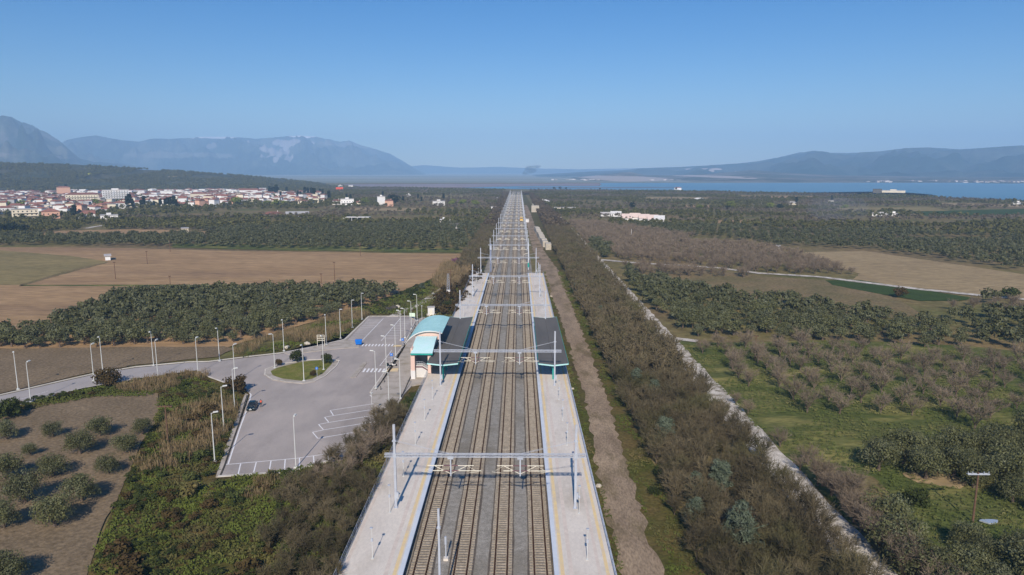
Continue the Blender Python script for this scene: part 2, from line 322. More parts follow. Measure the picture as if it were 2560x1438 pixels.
# ------------------------------------------------------------------ hills and mountains
def ridge(name, prof, D, front, back, m, rows=34, cols=150, rough=.16, nscale=.0012, seed=0, crest=.62):
    xs = np.linspace(prof[0][0], prof[-1][0], cols); px = [p[0] for p in prof]; py = [p[1] for p in prof]; v = []; f = []
    for x in xs:
        y = float(np.interp(x, px, py)); top = P(x, y, D); H = max(top.z - GZ, 1); u = Vector((top.x, top.y, 0)).normalized()
        for r in range(rows):
            t = r / (rows - 1)
            if t < crest: s = t / crest; d = front + (D - front) * s; h = H * (s ** 1.25)
            else: s = (t - crest) / (1 - crest); d = D + (back - D) * s; h = H * (1 - s ** 1.5)
            p = u * d; env = math.sin(min(1, t / crest) * math.pi) if t < crest else 0
            n = MN.ridged_multi_fractal(Vector((p.x * nscale, p.y * nscale, seed)), .9, 2.1, 5, 1, 2) - 1.1
            h2 = h + env * H * rough * n * 1.6 + H * .03 * MN.noise(Vector((p.x * nscale * 7, p.y * nscale * 7, 3))) + H * .02 * MN.noise(Vector((p.x * nscale * 22, p.y * nscale * 22, 3)))
            lim = (CZ + (H + GZ - CZ) * d / D - GZ) if t < crest else 1e9
            v.append((p.x, p.y, GZ - 2 + max(0, min(h2, max(lim, h)))))
    n = rows
    for i in range(cols - 1):
        for j in range(rows - 1): f.append((i * n + j, (i + 1) * n + j, (i + 1) * n + j + 1, i * n + j + 1))
    me = bpy.data.meshes.new(name); me.from_pydata(v, [], f); me.materials.append(m); me.polygons.foreach_set('use_smooth', [True] * len(f))
    o = bpy.data.objects.new(name, me); COL.objects.link(o); return tag(o, kind='structure')
def rockmat(name, dark, light, sc, patches=(), snow=None):
    m = mat(name, dark, light, sc, lo=.46, hi=.6, rough=.95, fine=sc * 8, detail=10); n = m.node_tree; N = n.nodes; LK = n.links; b = N['Principled BSDF']
    src = b.inputs['Base Color'].links[0].from_socket; geo = N.new('ShaderNodeNewGeometry'); sx = N.new('ShaderNodeSeparateXYZ'); LK.new(geo.outputs['Position'], sx.inputs[0])
    nz = N.new('ShaderNodeTexNoise'); nz.inputs['Scale'].default_value = sc * 12; nz.inputs['Detail'].default_value = 8; nz.inputs['Roughness'].default_value = .75; LK.new(geo.outputs['Position'], nz.inputs['Vector'])
    for (cx, cz, wx, wz, col, soft) in patches:     # a scree, quarry or snow patch of its own shape at (cx, cz)
        def lin(sock, c, w):
            a = N.new('ShaderNodeMath'); a.operation = 'SUBTRACT'; a.inputs[1].default_value = c; LK.new(sock, a.inputs[0])
            d = N.new('ShaderNodeMath'); d.operation = 'DIVIDE'; d.inputs[1].default_value = w; LK.new(a.outputs[0], d.inputs[0])
            e = N.new('ShaderNodeMath'); e.operation = 'POWER'; e.inputs[1].default_value = 2; LK.new(d.outputs[0], e.inputs[0]); return e.outputs[0]
        s = N.new('ShaderNodeMath'); LK.new(lin(sx.outputs[0], cx, wx), s.inputs[0]); LK.new(lin(sx.outputs[2], cz, wz), s.inputs[1])
        s2 = N.new('ShaderNodeMath'); s2.operation = 'MULTIPLY_ADD'; LK.new(nz.outputs[0], s2.inputs[0]); s2.inputs[1].default_value = soft; LK.new(s.outputs[0], s2.inputs[2])
        r = N.new('ShaderNodeMapRange'); r.inputs[1].default_value = 1 + soft * .55; r.inputs[2].default_value = .8 + soft * .45; LK.new(s2.outputs[0], r.inputs[0])
        x = N.new('ShaderNodeMix'); x.data_type = 'RGBA'; LK.new(r.outputs[0], x.inputs[0]); LK.new(src, x.inputs[6]); x.inputs[7].default_value = col; src = x.outputs[2]
    LK.new(src, b.inputs['Base Color']); return m
def patch(x, y, w, h, D, col, soft=1.0):
    p = P(x, y, D); q = P(x + w, y, D); r = P(x, y - h, D); return (p.x, p.z, abs(q.x - p.x), abs(r.z - p.z), col, soft)
SN = (.85, .83, .85, 1); RK = (.36, .33, .34, 1)
rm1 = rockmat('forested_mountain', (.02, .04, .03, 1), (.13, .13, .10, 1), .0022, [patch(70, 350, 45, 16, 7600, (.15, .14, .13, 1), 4.2), patch(120, 392, 60, 5, 6600, (.2, .18, .16, 1), 4.5), patch(190, 395, 16, 12, 7800, (.34, .3, .28, 1), 3)])
MC = 11500
rm2 = rockmat('snow_capped_mountain', (.02, .04, .035, 1), (.10, .11, .09, 1), .0012,
    [patch(716, 358, 22, 9, MC - 500, RK, 1.2), patch(755, 364, 20, 15, MC - 800, RK, 1.2), patch(737, 362, 26, 9, MC - 700, RK, 1.2), patch(738, 374, 22, 13, MC - 1000, RK, 1.0), patch(739, 386, 14, 13, MC - 1300, RK, .9), patch(741, 398, 7, 12, MC - 1700, RK, .8), patch(915, 366, 60, 8, MC - 200, (.2, .2, .2, 1), 3.6), patch(440, 388, 130, 9, MC - 2000, (.16, .16, .14, 1), 3.4),
     patch(575, 368, 14, 8, MC - 700, (.2, .19, .19, 1), 2.5), patch(530, 342, 80, 7.5, MC, SN, 1.5), patch(768, 339, 46, 9, MC, SN, 1.5)])
rm3 = rockmat('coastal_mountain', (.015, .04, .035, 1), (.06, .075, .06, 1), .0018, [patch(1880, 427, 12, 4, 5200, (.5, .42, .38, 1), .7), patch(1905, 422, 28, 3, 5200, (.5, .42, .38, 1), .7)])
rm4 = rockmat('low_coastal_hill', (.07, .08, .06, 1), (.2, .17, .14, 1), .003, [patch(1540, 444, 90, 4.5, 4300, (.42, .36, .32, 1), 1.2), patch(1760, 441, 40, 2.5, 4300, (.42, .36, .32, 1), 1.2)])
hm = rockmat('grove_covered_hill', S(70, 74, 52, 1), S(88, 84, 62, 1), .012, [patch(205, 436, 16, 3.2, 2250, S(150, 150, 60), .3), patch(400, 430, 34, 2.6, 2350, S(130, 118, 86), .3), patch(350, 443, 14, 1.5, 2100, S(150, 130, 96), .3), patch(110, 410, 18, 2, 2500, S(130, 120, 90), .3)])
ridge('mountain', [(-420, 320), (-200, 292), (-60, 286), (0, 287), (30, 292), (60, 303), (90, 317), (120, 333), (150, 352), (175, 375), (200, 396), (230, 403), (300, 408), (350, 416), (400, 432)], 8000, 5600, 9500, rm1, seed=2, rough=.34, nscale=.0018)
ridge('mountain', [(60, 415), (110, 380), (165, 350), (200, 343), (240, 338), (265, 343), (300, 350), (350, 354), (380, 346), (420, 347), (470, 345), (500, 342), (560, 341), (610, 344), (640, 347), (700, 342), (740, 338), (790, 341), (815, 346), (850, 354), (872, 351), (900, 362), (940, 373), (975, 384), (1000, 398), (1020, 410), (1045, 425), (1065, 434), (1110, 440)], MC, 8300, 12800, rm2, cols=340, rows=48, seed=5, rough=.36, nscale=.0013)
ridge('mountain', [(900, 428), (980, 420), (1060, 412), (1150, 419), (1250, 417), (1350, 421), (1450, 423), (1560, 421), (1700, 418), (1900, 415)], 12700, 12000, 12950, rm2, seed=8, cols=100)
ridge('mountain', [(1330, 437), (1430, 431), (1480, 428), (1560, 425), (1600, 420), (1700, 417), (1780, 412), (1850, 408), (1900, 402), (1950, 392), (2000, 380), (2040, 376), (2080, 381), (2140, 381), (2200, 378), (2260, 370), (2320, 368), (2400, 373), (2450, 370), (2520, 365), (2560, 363), (2700, 358), (3000, 370)], 8000, 4700, 9500, rm3, cols=260, seed=11, rough=.36, nscale=.0014)
ridge('coastal_hill', [(1330, 450), (1430, 444), (1500, 437), (1555, 430), (1580, 430), (1610, 437), (1700, 438), (1800, 432), (1880, 424), (1950, 430), (2060, 436), (2200, 440), (2400, 442), (2700, 440)], 4800, 3050, 5400, rm4, cols=160, seed=14, rough=.1, nscale=.002)
ridge('hill', [(-500, 410), (-60, 403), (0, 405), (100, 407), (200, 410), (300, 416), (350, 422), (430, 425), (500, 430), (600, 437), (700, 445), (780, 455), (830, 463), (880, 468)], 2500, 1780, 3200, hm, cols=200, seed=17, rough=.06, nscale=.004)
# ------------------------------------------------------------------ haze: one box of even air
HB = MB().box(-13400, 13400, -13400, 13400, GZ - 3.5, 720)
hz = bpy.data.materials.new('even_haze'); hz.use_nodes = True; hn = hz.node_tree; hn.nodes.clear()
ho = hn.nodes.new('ShaderNodeOutputMaterial'); hv = hn.nodes.new('ShaderNodeVolumePrincipled'); hn.links.new(hv.outputs[0], ho.inputs['Volume'])
hv.inputs['Color'].default_value = (.42, .68, 1, 1); hv.inputs['Density'].default_value = .000155; hv.inputs['Anisotropy'].default_value = -.15
tag(HB.build('haze', hz), kind='stuff')
# ------------------------------------------------------------------ plants: templates made of many small leaf or twig faces (quads)
def quads(c, n, size, asp=.6, rng=RS):
    k = len(c); n = n / (np.linalg.norm(n, axis=1, keepdims=True) + 1e-9); r = rng.normal(size=(k, 3)); u = np.cross(n, r); u /= np.linalg.norm(u, axis=1, keepdims=True) + 1e-9; w = np.cross(n, u)
    s = size if hasattr(size, '__len__') else np.full(k, size); u = u * s[:, None] * .5; w = w * s[:, None] * .5 * asp
    return np.stack([c - u - w, c + u - w * .6, c + u * .9 + w, c - u * .8 + w * .9], 1).reshape(-1, 3)
def leafcloud(Rd, H, z0, lobes, n, size, seed, low=-.35, tall=False, rk=1, ek=.35, asp=.62):
    g = np.random.RandomState(seed); th = g.uniform(0, 6.283, lobes); rr = np.sqrt(g.uniform(0, 1, lobes)) * Rd * .66; zz = g.uniform(.25, .78, lobes)
    if tall: rr = rr * (ek if ek == .35 else ek * 1.5) * (1.15 - zz)
    else: zz = zz * (1 - .35 * (rr / Rd) ** 2)
    cen = np.stack([rr * np.cos(th), rr * np.sin(th), z0 + zz * H], 1); rad = g.uniform(.26, .44, lobes) * Rd * rk
    i = g.randint(0, lobes, n); d = g.normal(size=(n, 3)); d /= np.linalg.norm(d, axis=1, keepdims=True); d[:, 2] = np.where(d[:, 2] < low, -d[:, 2], d[:, 2])
    p = cen[i] + d * rad[i][:, None] * g.uniform(.7, 1.12, n)[:, None] * np.array([1, 1, .8]); p[:, 2] = np.maximum(p[:, 2], z0 * .6)
    return quads(p, d + g.normal(size=(n, 3)) * .45, size * g.uniform(.6, 1.35, n), asp, g)
def twigs(Rd, H, seed, n1=6, n2=5, n3=8, w=.035, spread=1.0, z0=.5, fan=.9):
    """limbs, branches and fine twigs as thin tapering ribbons"""
    g = np.random.RandomState(seed); Q = []
    def rib(a, b, w0, w1):
        d = b - a; r = np.cross(d, g.normal(size=3)); r /= np.linalg.norm(r) + 1e-9; Q.append(np.stack([a - r * w0, a + r * w0, b + r * w1, b - r * w1]))
    for i in range(n1):
        t = 6.283 * (i + g.uniform(0, .6)) / n1; e = g.uniform(.45, 1) * spread; a = np.array([0, 0, z0 * g.uniform(.5, 1.1)]); b = np.array([math.cos(t) * Rd * .55 * e, math.sin(t) * Rd * .55 * e, z0 + (H - z0) * g.uniform(.42, .62)])
        rib(a, b, w * 2.2, w * 1.3)
        for j in range(n2):
            s = g.uniform(.4, 1); a2 = a + (b - a) * s; d2 = (b - a) / np.linalg.norm(b - a) + g.normal(size=3) * .55; d2[2] = abs(d2[2]) * .8 + .15; d2 /= np.linalg.norm(d2); b2 = a2 + d2 * Rd * g.uniform(.35, .62)
            b2[2] = min(b2[2], H * .96); rib(a2, b2, w * 1.2, w * .7)
            for k in range(n3):
                s = g.uniform(.25, 1); a3 = a2 + (b2 - a2) * s; d3 = d2 + g.normal(size=3) * fan; d3[2] = abs(d3[2]) + .1; d3 /= np.linalg.norm(d3); rib(a3, a3 + d3 * Rd * g.uniform(.14, .38), w * .8, w * .35)
    return np.concatenate(Q)
def trunkmesh(name, h, r, limbs, Rd, m, seed):
    g = random.Random(seed); b = MB(); x = g.uniform(-.12, .12); top = (x, g.uniform(-.1, .1), h); b.tube((0, 0, -.15), top, r * 1.25, r * .8, 7)
    for i in range(limbs):
        t = 6.28 * (i + g.random() * .5) / limbs; e = Rd * g.uniform(.35, .55); b.tube((top[0], top[1], h * .92), (math.cos(t) * e, math.sin(t) * e, h + Rd * g.uniform(.4, .75)), r * .55, r * .2, 5)
    return b.mesh(name, m)
def tpl_mesh(name, t, m): return npmesh(name, t.copy(), 4, m)
OL = [leafcloud(2.85, 4.1, .1, 48, 4600, .17, 100 + i, -.8) for i in range(6)]
OLM = [leafcloud(2.6, 4.0, .3, 18, 240, .62, 200 + i) for i in range(5)]
OLF = [leafcloud(2.7, 3.9, .2, 8, 44, 1.5, 300 + i) for i in range(5)]
BT = [twigs(3.3, 5.0, 400 + i, 7, 8, 13, .028) for i in range(5)]
BTM = [twigs(3.2, 4.8, 450 + i, 6, 5, 6, .075) for i in range(4)]
BTF = [leafcloud(2.6, 3.8, .8, 8, 26, 1.2, 470 + i) for i in range(4)]
BE = [twigs(3.1, 7.0, 500 + i, 8, 9, 14, .03, .9, .3, .95) for i in range(6)]
BEM = [twigs(3.0, 6.8, 550 + i, 7, 5, 6, .085, .9, .3, .95) for i in range(4)]
BEF = [leafcloud(2.5, 5.4, .5, 9, 34, 1.3, 570 + i) for i in range(4)]
SH = [leafcloud(1.2, 1.5, .1, 12, 260, .24, 600 + i, -.1) for i in range(5)]
BU = [leafcloud(1.25, 1.75, .02, 24, 1300, .17, 640 + i, -1.1) for i in range(4)]
CY = [leafcloud(2.0, 12.5, .5, 40, 420, 1.0, 700 + i, tall=True) for i in range(3)]
crownm = {'olive': [tpl_mesh('olive_crown', t, M['olive']) for t in OL], 'bare': [tpl_mesh('bare_crown', t, M['bare']) for t in BT], 'belt': [tpl_mesh('twig_crown', t, M['belt']) for t in BE], 'mid': [tpl_mesh('olive_crown', leafcloud(2.6, 4.0, .3, 26, 900, .34, 800 + i), M['olive']) for i in range(5)]}
trunkm = {'olive': [trunkmesh('olive_trunk', .9, .2, 4, 2.2, M['bark'], i) for i in range(3)], 'bare': [trunkmesh('orchard_trunk', .9, .14, 5, 2, M['bark'], 5 + i) for i in range(3)], 'belt': [trunkmesh('thin_trunk', 1.4, .1, 4, 2.2, M['bark'], 9 + i) for i in range(3)]}
trunkm['mid'] = trunkm['olive']
def fill(poly, sp, jit=.2, ang=0, sy=None, holes=(), skip=0, zl=GZ):
    sy = sy or sp; W_ = np.array([list(G(x, y, zl))[:2] for x, y in poly]); c, s = math.cos(ang), math.sin(ang); Rm = np.array([[c, s], [-s, c]]); q = W_ @ Rm.T
    a = np.arange(q[:, 0].min(), q[:, 0].max(), sp); b = np.arange(q[:, 1].min(), q[:, 1].max(), sy); X, Y = np.meshgrid(a, b); p = np.stack([X.ravel(), Y.ravel()], 1)
    p = p + RS.uniform(-1, 1, p.shape) * np.array([sp, sy]) * jit; p = p @ Rm; pp = np.concatenate([p, np.full((len(p), 1), zl)], 1); px = projN(pp); k = inpoly(px, poly)
    for h in holes: k &= ~inpoly(px, h)
    k &= (px[:, 0] > -160) & (px[:, 0] < 2720)
    if skip: k &= RS.uniform(size=len(p)) > skip
    return pp[k]
def plant(kind, name, pos, sc, label, cat, group, m=None, trunk=True):
    k = RS.randint(0, 99); t = empty(name, tuple(pos), 0, label, cat, group)
    rz = RS.uniform(0, 6.28); zs = sc * RS.uniform(.88, 1.12)
    c = link('crown', crownm[kind][RS.randint(len(crownm[kind]))], parent=t); c.rotation_euler.z = rz; c.scale = (sc, sc, zs)
    if trunk:
        u = link('trunk', trunkm[kind][k % len(trunkm[kind])], parent=t); u.rotation_euler.z = rz; u.scale = (sc, sc, zs)
    return t
def rest(name, pts, sc, lod_m, lod_f, mm, mf, dsplit, label, cat):
    if not len(pts): return
    D = np.hypot(pts[:, 0], pts[:, 1]); rot = RS.uniform(0, 6.28, len(pts)); s = RS.uniform(.78, 1.25, len(pts)) * sc; out = []
    a = D < dsplit; V = []
    if a.any(): V.append(stamp(lod_m, pts[a], s[a], rot[a]))
    if (~a).any(): V.append(stamp(lod_f, pts[~a], s[~a], rot[~a]))
    me = npmesh(name, np.concatenate(V), 4, mm)
    if len(V) == 2:
        me.materials.append(mf); idx = np.zeros(len(me.polygons), np.int32); idx[len(V[0]) // 4:] = 1; me.polygons.foreach_set('material_index', idx)
    elif not a.any(): me.materials[0] = mf
    tag(link(name, me), label, cat, kind='stuff')
def nz2(p, sx, sy, seed=0): return np.array([MN.noise(Vector((q[0] / sx, q[1] / sy, seed))) for q in p])
# --- olives
olives = []   # (pos, scale, label, group)
near = [(16, 1097, 1.0, 'at the left picture edge, farthest row'), (133, 1091, .8, 'in the farthest row, second from the left edge'), (249, 1089, 1.05, 'in the farthest row, broad crown'), (356, 1085, .82, 'at the far right corner, near the wooden pole'), (76, 1138, .55, 'smallest and narrowest of the near field'), (200, 1134, 1.05, 'in the second row, centre'), (313, 1130, .95, 'in the second row, right end'), (12, 1196, 1.15, 'at the left edge, third row'), (133, 1189, 1.05, 'in the third row, centre'), (270, 1183, .85, 'in the third row, right end, leaning crown'), (63, 1255, 1.2, 'large and spreading, fourth row'), (205, 1251, 1.12, 'in the fourth row, right end'), (10, 1318, .95, 'at the left edge, fifth row'), (138, 1314, 1.1, 'in the fifth row, right end'), (16, 1455, 1.1, 'at the bottom left corner')]
for x, y, s, w in near: plant('olive', 'olive_tree', G(x, y), s * .94, 'round grey-green olive tree on bare soil ' + w, 'olive tree', 'olive trees in the near left field')
grove = fill([(-160, 872), (150, 870), (560, 862), (620, 852), (720, 820), (800, 800), (885, 772), (985, 742), (975, 728), (700, 730), (400, 735), (300, 745), (235, 775), (120, 812), (50, 838), (-160, 850)], 4.5, .26, .35)
groveL = 'dark olive tree packed in the dense grove beyond the station road'
rg = fill([(1535, 680), (1600, 694), (1700, 716), (1850, 748), (2000, 758), (2120, 780), (2300, 806), (2440, 846), (2400, 874), (2230, 866), (1980, 850), (1850, 842), (1740, 842), (1700, 820), (1650, 785), (1590, 735)], 5.6, .25, .2)
rd = fill([(2160, 1190), (2200, 1150), (2300, 1120), (2440, 1110), (2700, 1110), (2700, 1330), (2560, 1290), (2470, 1265), (2370, 1215), (2280, 1185)], 4.8, .25, .3)
rd2 = fill([(2190, 1370), (2200, 1290), (2270, 1290), (2330, 1390), (2440, 1365), (2700, 1370), (2700, 1800), (2420, 1800), (2300, 1500)], 5.0, .25, .3)
cand = [(p, 1.0, groveL, 'dense grove beyond the station road') for p in grove] + [(p, 1.05, 'dark olive tree in the belt right of the pale path', 'olive grove right of the path') for p in rg] + [(p, 1.22, 'big dark olive tree in the thick stand by the right pole', 'tall olives by the right pole') for p in rd] + [(p, 1.2, 'big dark olive tree at the bottom right below the pole', 'olives at the bottom right') for p in rd2]
cand.sort(key=lambda c: c[0][0] ** 2 + c[0][1] ** 2); IND = 284
for p, s, lb, gr in cand[:IND]:
    plant('olive' if p[1] < 130 else 'mid', 'olive_tree', p, s * RS.uniform(.72, 1.22), lb, 'olive tree', gr)
over = [c[0] for c in cand[IND:]]
SF = [(60, 590), (150, 577), (330, 573), (560, 580), (520, 590), (330, 592), (150, 595)]
LANE = [(200, 580), (210, 565), (270, 558), (270, 570), (240, 580)]
beltA = fill([(-200, 614), (300, 614), (430, 617), (700, 622), (1168, 628), (1180, 600), (1215, 570), (1236, 548), (1000, 556), (560, 548), (200, 556), (-200, 556)], 6.8, .25, .1, holes=[SF, LANE] + FH)
m1 = nz2(beltA, 60, 25, 4); beltA = beltA[(m1 > -.38)]
TOWN = [(-200, 482), (600, 474), (820, 480), (905, 505), (780, 537), (600, 538), (300, 550), (-200, 552)]
north = fill([(-200, 556), (1238, 546), (1262, 500), (1262, 476), (1000, 470), (830, 470), (600, 473), (-200, 478)], 9.5, .3, .1, holes=[TOWN] + FH)
RW = [(1180, 560), (1262, 480), (1330, 480), (1420, 560)]
northR = fill([(1325, 495), (1325, 476), (1500, 477), (1700, 479), (1990, 485), (2200, 489), (2330, 494), (2560, 505), (2800, 512), (2800, 560), (1500, 560), (1400, 545)], 9.5, .3, .1, holes=[[(2250, 529), (2560, 521), (2800, 521), (2800, 540), (2320, 541)]] + FH)
nn = np.concatenate([north, northR]); v = nz2(nn, 210, 90, 9) + .35 * nz2(nn, 60, 40, 2)
nol = nn[v > .05]; nba = nn[v < -.06]
ro2 = fill([(1905, 612), (1985, 630), (2165, 624), (2300, 640), (2560, 680), (2800, 715), (2800, 560), (1500, 560), (1560, 572), (1700, 588), (1850, 603)], 8.4, .16, .5, holes=FH); v2 = nz2(ro2, 120, 60, 31); ro2 = ro2[v2 > -.3]
ro3 = fill([(1462, 606), (1500, 608), (1530, 628), (1510, 650), (1488, 640)], 5.5)
mixR = fill([(2330, 770), (2480, 752), (2800, 780), (2800, 930), (2560, 890), (2450, 860)], 7, .25); v3 = nz2(mixR, 25, 25, 3)
rest('olive_trees', np.concatenate([np.array(over).reshape(-1, 3), beltA, nol, ro2, ro3, mixR[v3 > 0]]), 1.1, OLM, OLF, M['olive'], M['olive_far'], 620, 'grey-green olive groves covering the plain to the coast', 'olive groves')
# --- bare orchard trees
orch = fill([(1745, 880), (1800, 862), (2050, 868), (2560, 905), (2800, 930), (2800, 1080), (2560, 1062), (2430, 1075), (2200, 1052), (1965, 1052), (1895, 985)], 7.2, .16, -.12)
rb = fill([(1425, 560), (1480, 556), (1560, 568), (1700, 590), (1840, 607), (1975, 634), (2045, 657), (2140, 688), (1900, 681), (1700, 660), (1530, 648), (1530, 628), (1500, 606), (1462, 604)], 5.6, .3, holes=[[(1680, 600), (1760, 594), (1830, 602), (1860, 612), (1760, 612)]])
rb2 = fill([(1560, 672), (1700, 672), (1900, 690), (1880, 694), (1700, 690), (1600, 688)], 5.5, .3)
lb = fill([(310, 545), (600, 545), (760, 538), (900, 545), (560, 552), (330, 556)], 7, .3)
c2 = [(p, .95, 'leafless orchard tree with grey-violet twigs on the green meadow', 'leafless orchard trees on the green meadow') for p in orch] + [(p, .95, 'leafless tree among the dark olives at the right edge', 'leafless trees at the right edge') for p in mixR[v3 < -.03]]
c2 += [(p, 1.0, 'grey leafless tree in the band beyond the farm track', 'leafless trees by the farm track') for p in list(rb2) + list(rb)]
c2.sort(key=lambda c: c[0][0] ** 2 + c[0][1] ** 2)
for p, s, lb_, gr in c2[:290]: plant('bare', 'orchard_tree', p, s * RS.uniform(.78, 1.2), lb_, 'bare tree', gr)
rest('orchard_trees', np.concatenate([np.array([c[0] for c in c2[290:]]), nba, lb]), 1.0, BTM, BTF, M['bare'], M['bare_far'], 640, 'grey leafless orchards between the olive groves', 'bare orchards')
# --- thicket along the railway
def worldfill(x0, x1, y0, y1, sp, jit=.35):
    X, Y = np.meshgrid(np.arange(x0, x1, sp), np.arange(y0, y1, sp)); p = np.stack([X.ravel(), Y.ravel(), np.full(X.size, GZ)], 1); p[:, :2] += RS.uniform(-1, 1, (len(p), 2)) * sp * jit; return p
bl = worldfill(22.8, 40.2, 56, 1380, 2.9); bl = bl[bl[:, 0] < 40.2 - np.clip((bl[:, 1] - 700) / 60, 0, 12)]
bl = bl[~((bl[:, 1] < 62) & (bl[:, 0] < 20))]
sc = RS.uniform(.72, 1.08, len(bl)); od = np.argsort(np.hypot(bl[:, 0], bl[:, 1])); ni = 225
for i in od[:ni]: plant('belt', 'thicket_tree', bl[i], sc[i] * .92, 'brown leafless tree in the thick belt between dirt track and pale path', 'bare tree', 'thicket between dirt track and path', trunk=True)
bl2 = worldfill(-28, -17.2, 332, 1380, 3.1); bl3 = worldfill(-42, -28, 335, 470, 4.2)
bl3 = bl3[inpoly(projN(bl3), [(1150, 665), (1190, 615), (1230, 600), (1230, 700)])]
bl3 = np.concatenate([bl3, worldfill(-32, 26, 1404, 1460, 3.1)])
ex = fill([(1050, 478), (1265, 474), (1265, 490), (1240, 492), (1100, 486)], 7, .3)
rest('thicket', np.concatenate([bl[od[ni:]] * 1., bl2, bl3]), .92, BEM, BEF, M['belt'], M['belt_far'], 560, 'long brown leafless thickets lining both sides of the railway', 'thicket')
# dead-looking trees right of the pale path
for p in fill([(1990, 1195), (2060, 1190), (2150, 1260), (2240, 1370), (2330, 1500), (2330, 1800), (2250, 1700), (2160, 1420), (2060, 1290)], 3.6, .3):
    if p[0] < 45.8: p[0] = 46 + RS.uniform(0, 1.2)
    plant('bare', 'path_side_tree', p, RS.uniform(.8, 1.15), 'leafless tree on the right verge of the pale path', 'bare tree', 'leafless trees right of the pale path')
for x, y in ((1790, 985), (1900, 1090), (1950, 1150), (1820, 1010), (2010, 1180), (1970, 1135)): plant('bare', 'path_side_tree', G(x + 50, y + 25), RS.uniform(.45, .75), 'small leafless tree on the right verge of the pale path', 'bare tree', 'small trees right of the pale path')
# silver-green trees standing in the belt
sm = [tpl_mesh('silver_crown', np.concatenate([leafcloud(3.6, 8.6, .3, 70, 2600, .34, 900 + i, tall=True, rk=.5, ek=.75, asp=.3), twigs(2.6, 8.8, 930 + i, 9, 8, 8, .05, .8, .3, .5)]), M['silver']) for i in range(3)]
for i, (x, y, s, lb) in enumerate([(1850, 1400, 1.25, 'largest silver-green conifer standing out of the brown belt'), (1735, 1330, .8, 'silver-green conifer, small, left of the largest one'), (1800, 1250, 1.0, 'silver-green conifer in the belt, second from the bottom'), (1735, 1262, .85, 'dark silver-green conifer at the left side of the belt'), (1662, 1128, 1.05, 'silver-green conifer at the belt edge by the green verge'), (1635, 1010, .85, 'spiky silver-green conifer in the belt'), (1590, 985, .95, 'pale grey conifer at the belt edge, farthest of the silver ones'), (1500, 800, .8, 'grey-green conifer far up the belt'), (1440, 740, .8, 'small conifer beside the far dirt track')]):
    t = empty('conifer', tuple(G(x, y)), 0, lb, 'conifer'); c = link('crown', sm[i % 3], parent=t); s *= .82; c.scale = (s, s, s * 1.0); c.rotation_euler.z = i; u = link('trunk', trunkm['belt'][0], parent=t); u.scale = (s, s, s)
# --- shrubs on the banks
shm = [tpl_mesh('shrub_leaves', t, M['shrub']) for t in BU]; shr = [tpl_mesh('shrub_leaves', t, M['rust']) for t in BU]
def bush(x, y, s, lb, ms, zs=1, name='bush', group=None):
    o = link(name, ms[RS.randint(len(ms))]); o.location = G(x, y); o.scale = (s, s, s * zs); o.rotation_euler.z = RS.uniform(0, 6); return tag(o, lb, 'bush', group)
bush(268, 962, 2.6, 'round dark brown bush at the road bend', shr, .95); bush(592, 982, 2.3, 'round brown bush at the car park corner behind the car', shr, 1.1)
bush(15, 1045, 2.4, 'dark green bush by the road at the left edge', shm); bush(40, 1030, 1.0, 'small dark bush beside the road, left end', shm)
bush(1120, 770, 1.6, 'dark green bush beside the far left platform', shm); bush(1150, 745, 1.4, 'bluish dark bush at the far platform fence', shm)
bush(1055, 724, .55, 'pale grey round bush at the field corner', sm, .7); bush(1022, 733, 1.3, 'dark little bush next to the pale grey bush', shm)
bush(742, 905, 1.5, 'green bush on the roundabout kerb', shm, 1.3); bush(698, 916, .9, 'thin brown bush at the roundabout tip', shr, 1.3); bush(819, 908, 1.3, 'dark bush at the right end of the roundabout', shm, 1.2); bush(783, 941, .7, 'small brown bush beside the round blue sign', shr, 1.3)
bush(1655, 1190, 1.2, 'green bush on the verge beside the belt', shm); bush(1635, 1235, .8, 'small dark bush on the green verge', shm)
bush(2290, 1262, 1.6, 'small dark bush in the grass near the right pole', shm); bush(2250, 742, 2.4, 'purple-grey bush at the green crop field', shr); bush(2525, 745, 3.2, 'dark bush at the right end of the farm track', shm, .8)
pl = [tpl_mesh('blossom_crown', leafcloud(2.6, 4, .4, 20, 500, .6, 950), M['purple'])]
bush(1140, 668, 1.15, 'purple flowering tree at the corner of the tan field', pl, 1, 'flowering_tree')
bank = fill([(560, 1225), (745, 1185), (830, 1150), (900, 1085), (1000, 1000), (1055, 972), (965, 1150), (845, 1438), (770, 1800), (420, 1800), (520, 1438), (600, 1330)], 2.5, .35)
bpx = projN(bank); vn = nz2(bank, 9, 9, 5)
kb = inpoly(bpx, [(690, 1260), (760, 1195), (850, 1150), (905, 1085), (1000, 1010), (1010, 1100), (960, 1160), (900, 1300), (845, 1438), (770, 1800), (560, 1800), (640, 1400)])
for p in bank[kb & (vn > -.22)]:
    plant('belt', 'bare_bush', p, RS.uniform(.42, .74), 'brown leafless bush on the bank below the left platform', 'bush', 'brown bushes on the bank', trunk=False)
for x, y, s in ((935, 1140, 1.1), (905, 1160, 1.0), (868, 1190, .8), (965, 1120, .8), (800, 1210, .75), (850, 1215, .8)): plant('bare', 'bare_tree', G(x, y), s, 'tall bare tree with grey twigs overhanging the car park bays', 'bare tree', 'bare trees at the car park corner')
def scatter(name, poly, sp, tp, m, s0, s1, thr=None, sx=8, seed=1, label='', cat='plants', zs=1., holes=(), skip=0):
    p = fill(poly, sp, .45, holes=holes, skip=skip)
    if thr is not None: p = p[nz2(p, sx, sx, seed) > thr]
    if not len(p): return
    s = RS.uniform(s0, s1, len(p)); tag(link(name, npmesh(name, stamp(tp, p, s, RS.uniform(0, 6.28, len(p)), s * zs), 4, m)), label, cat, kind='stuff')
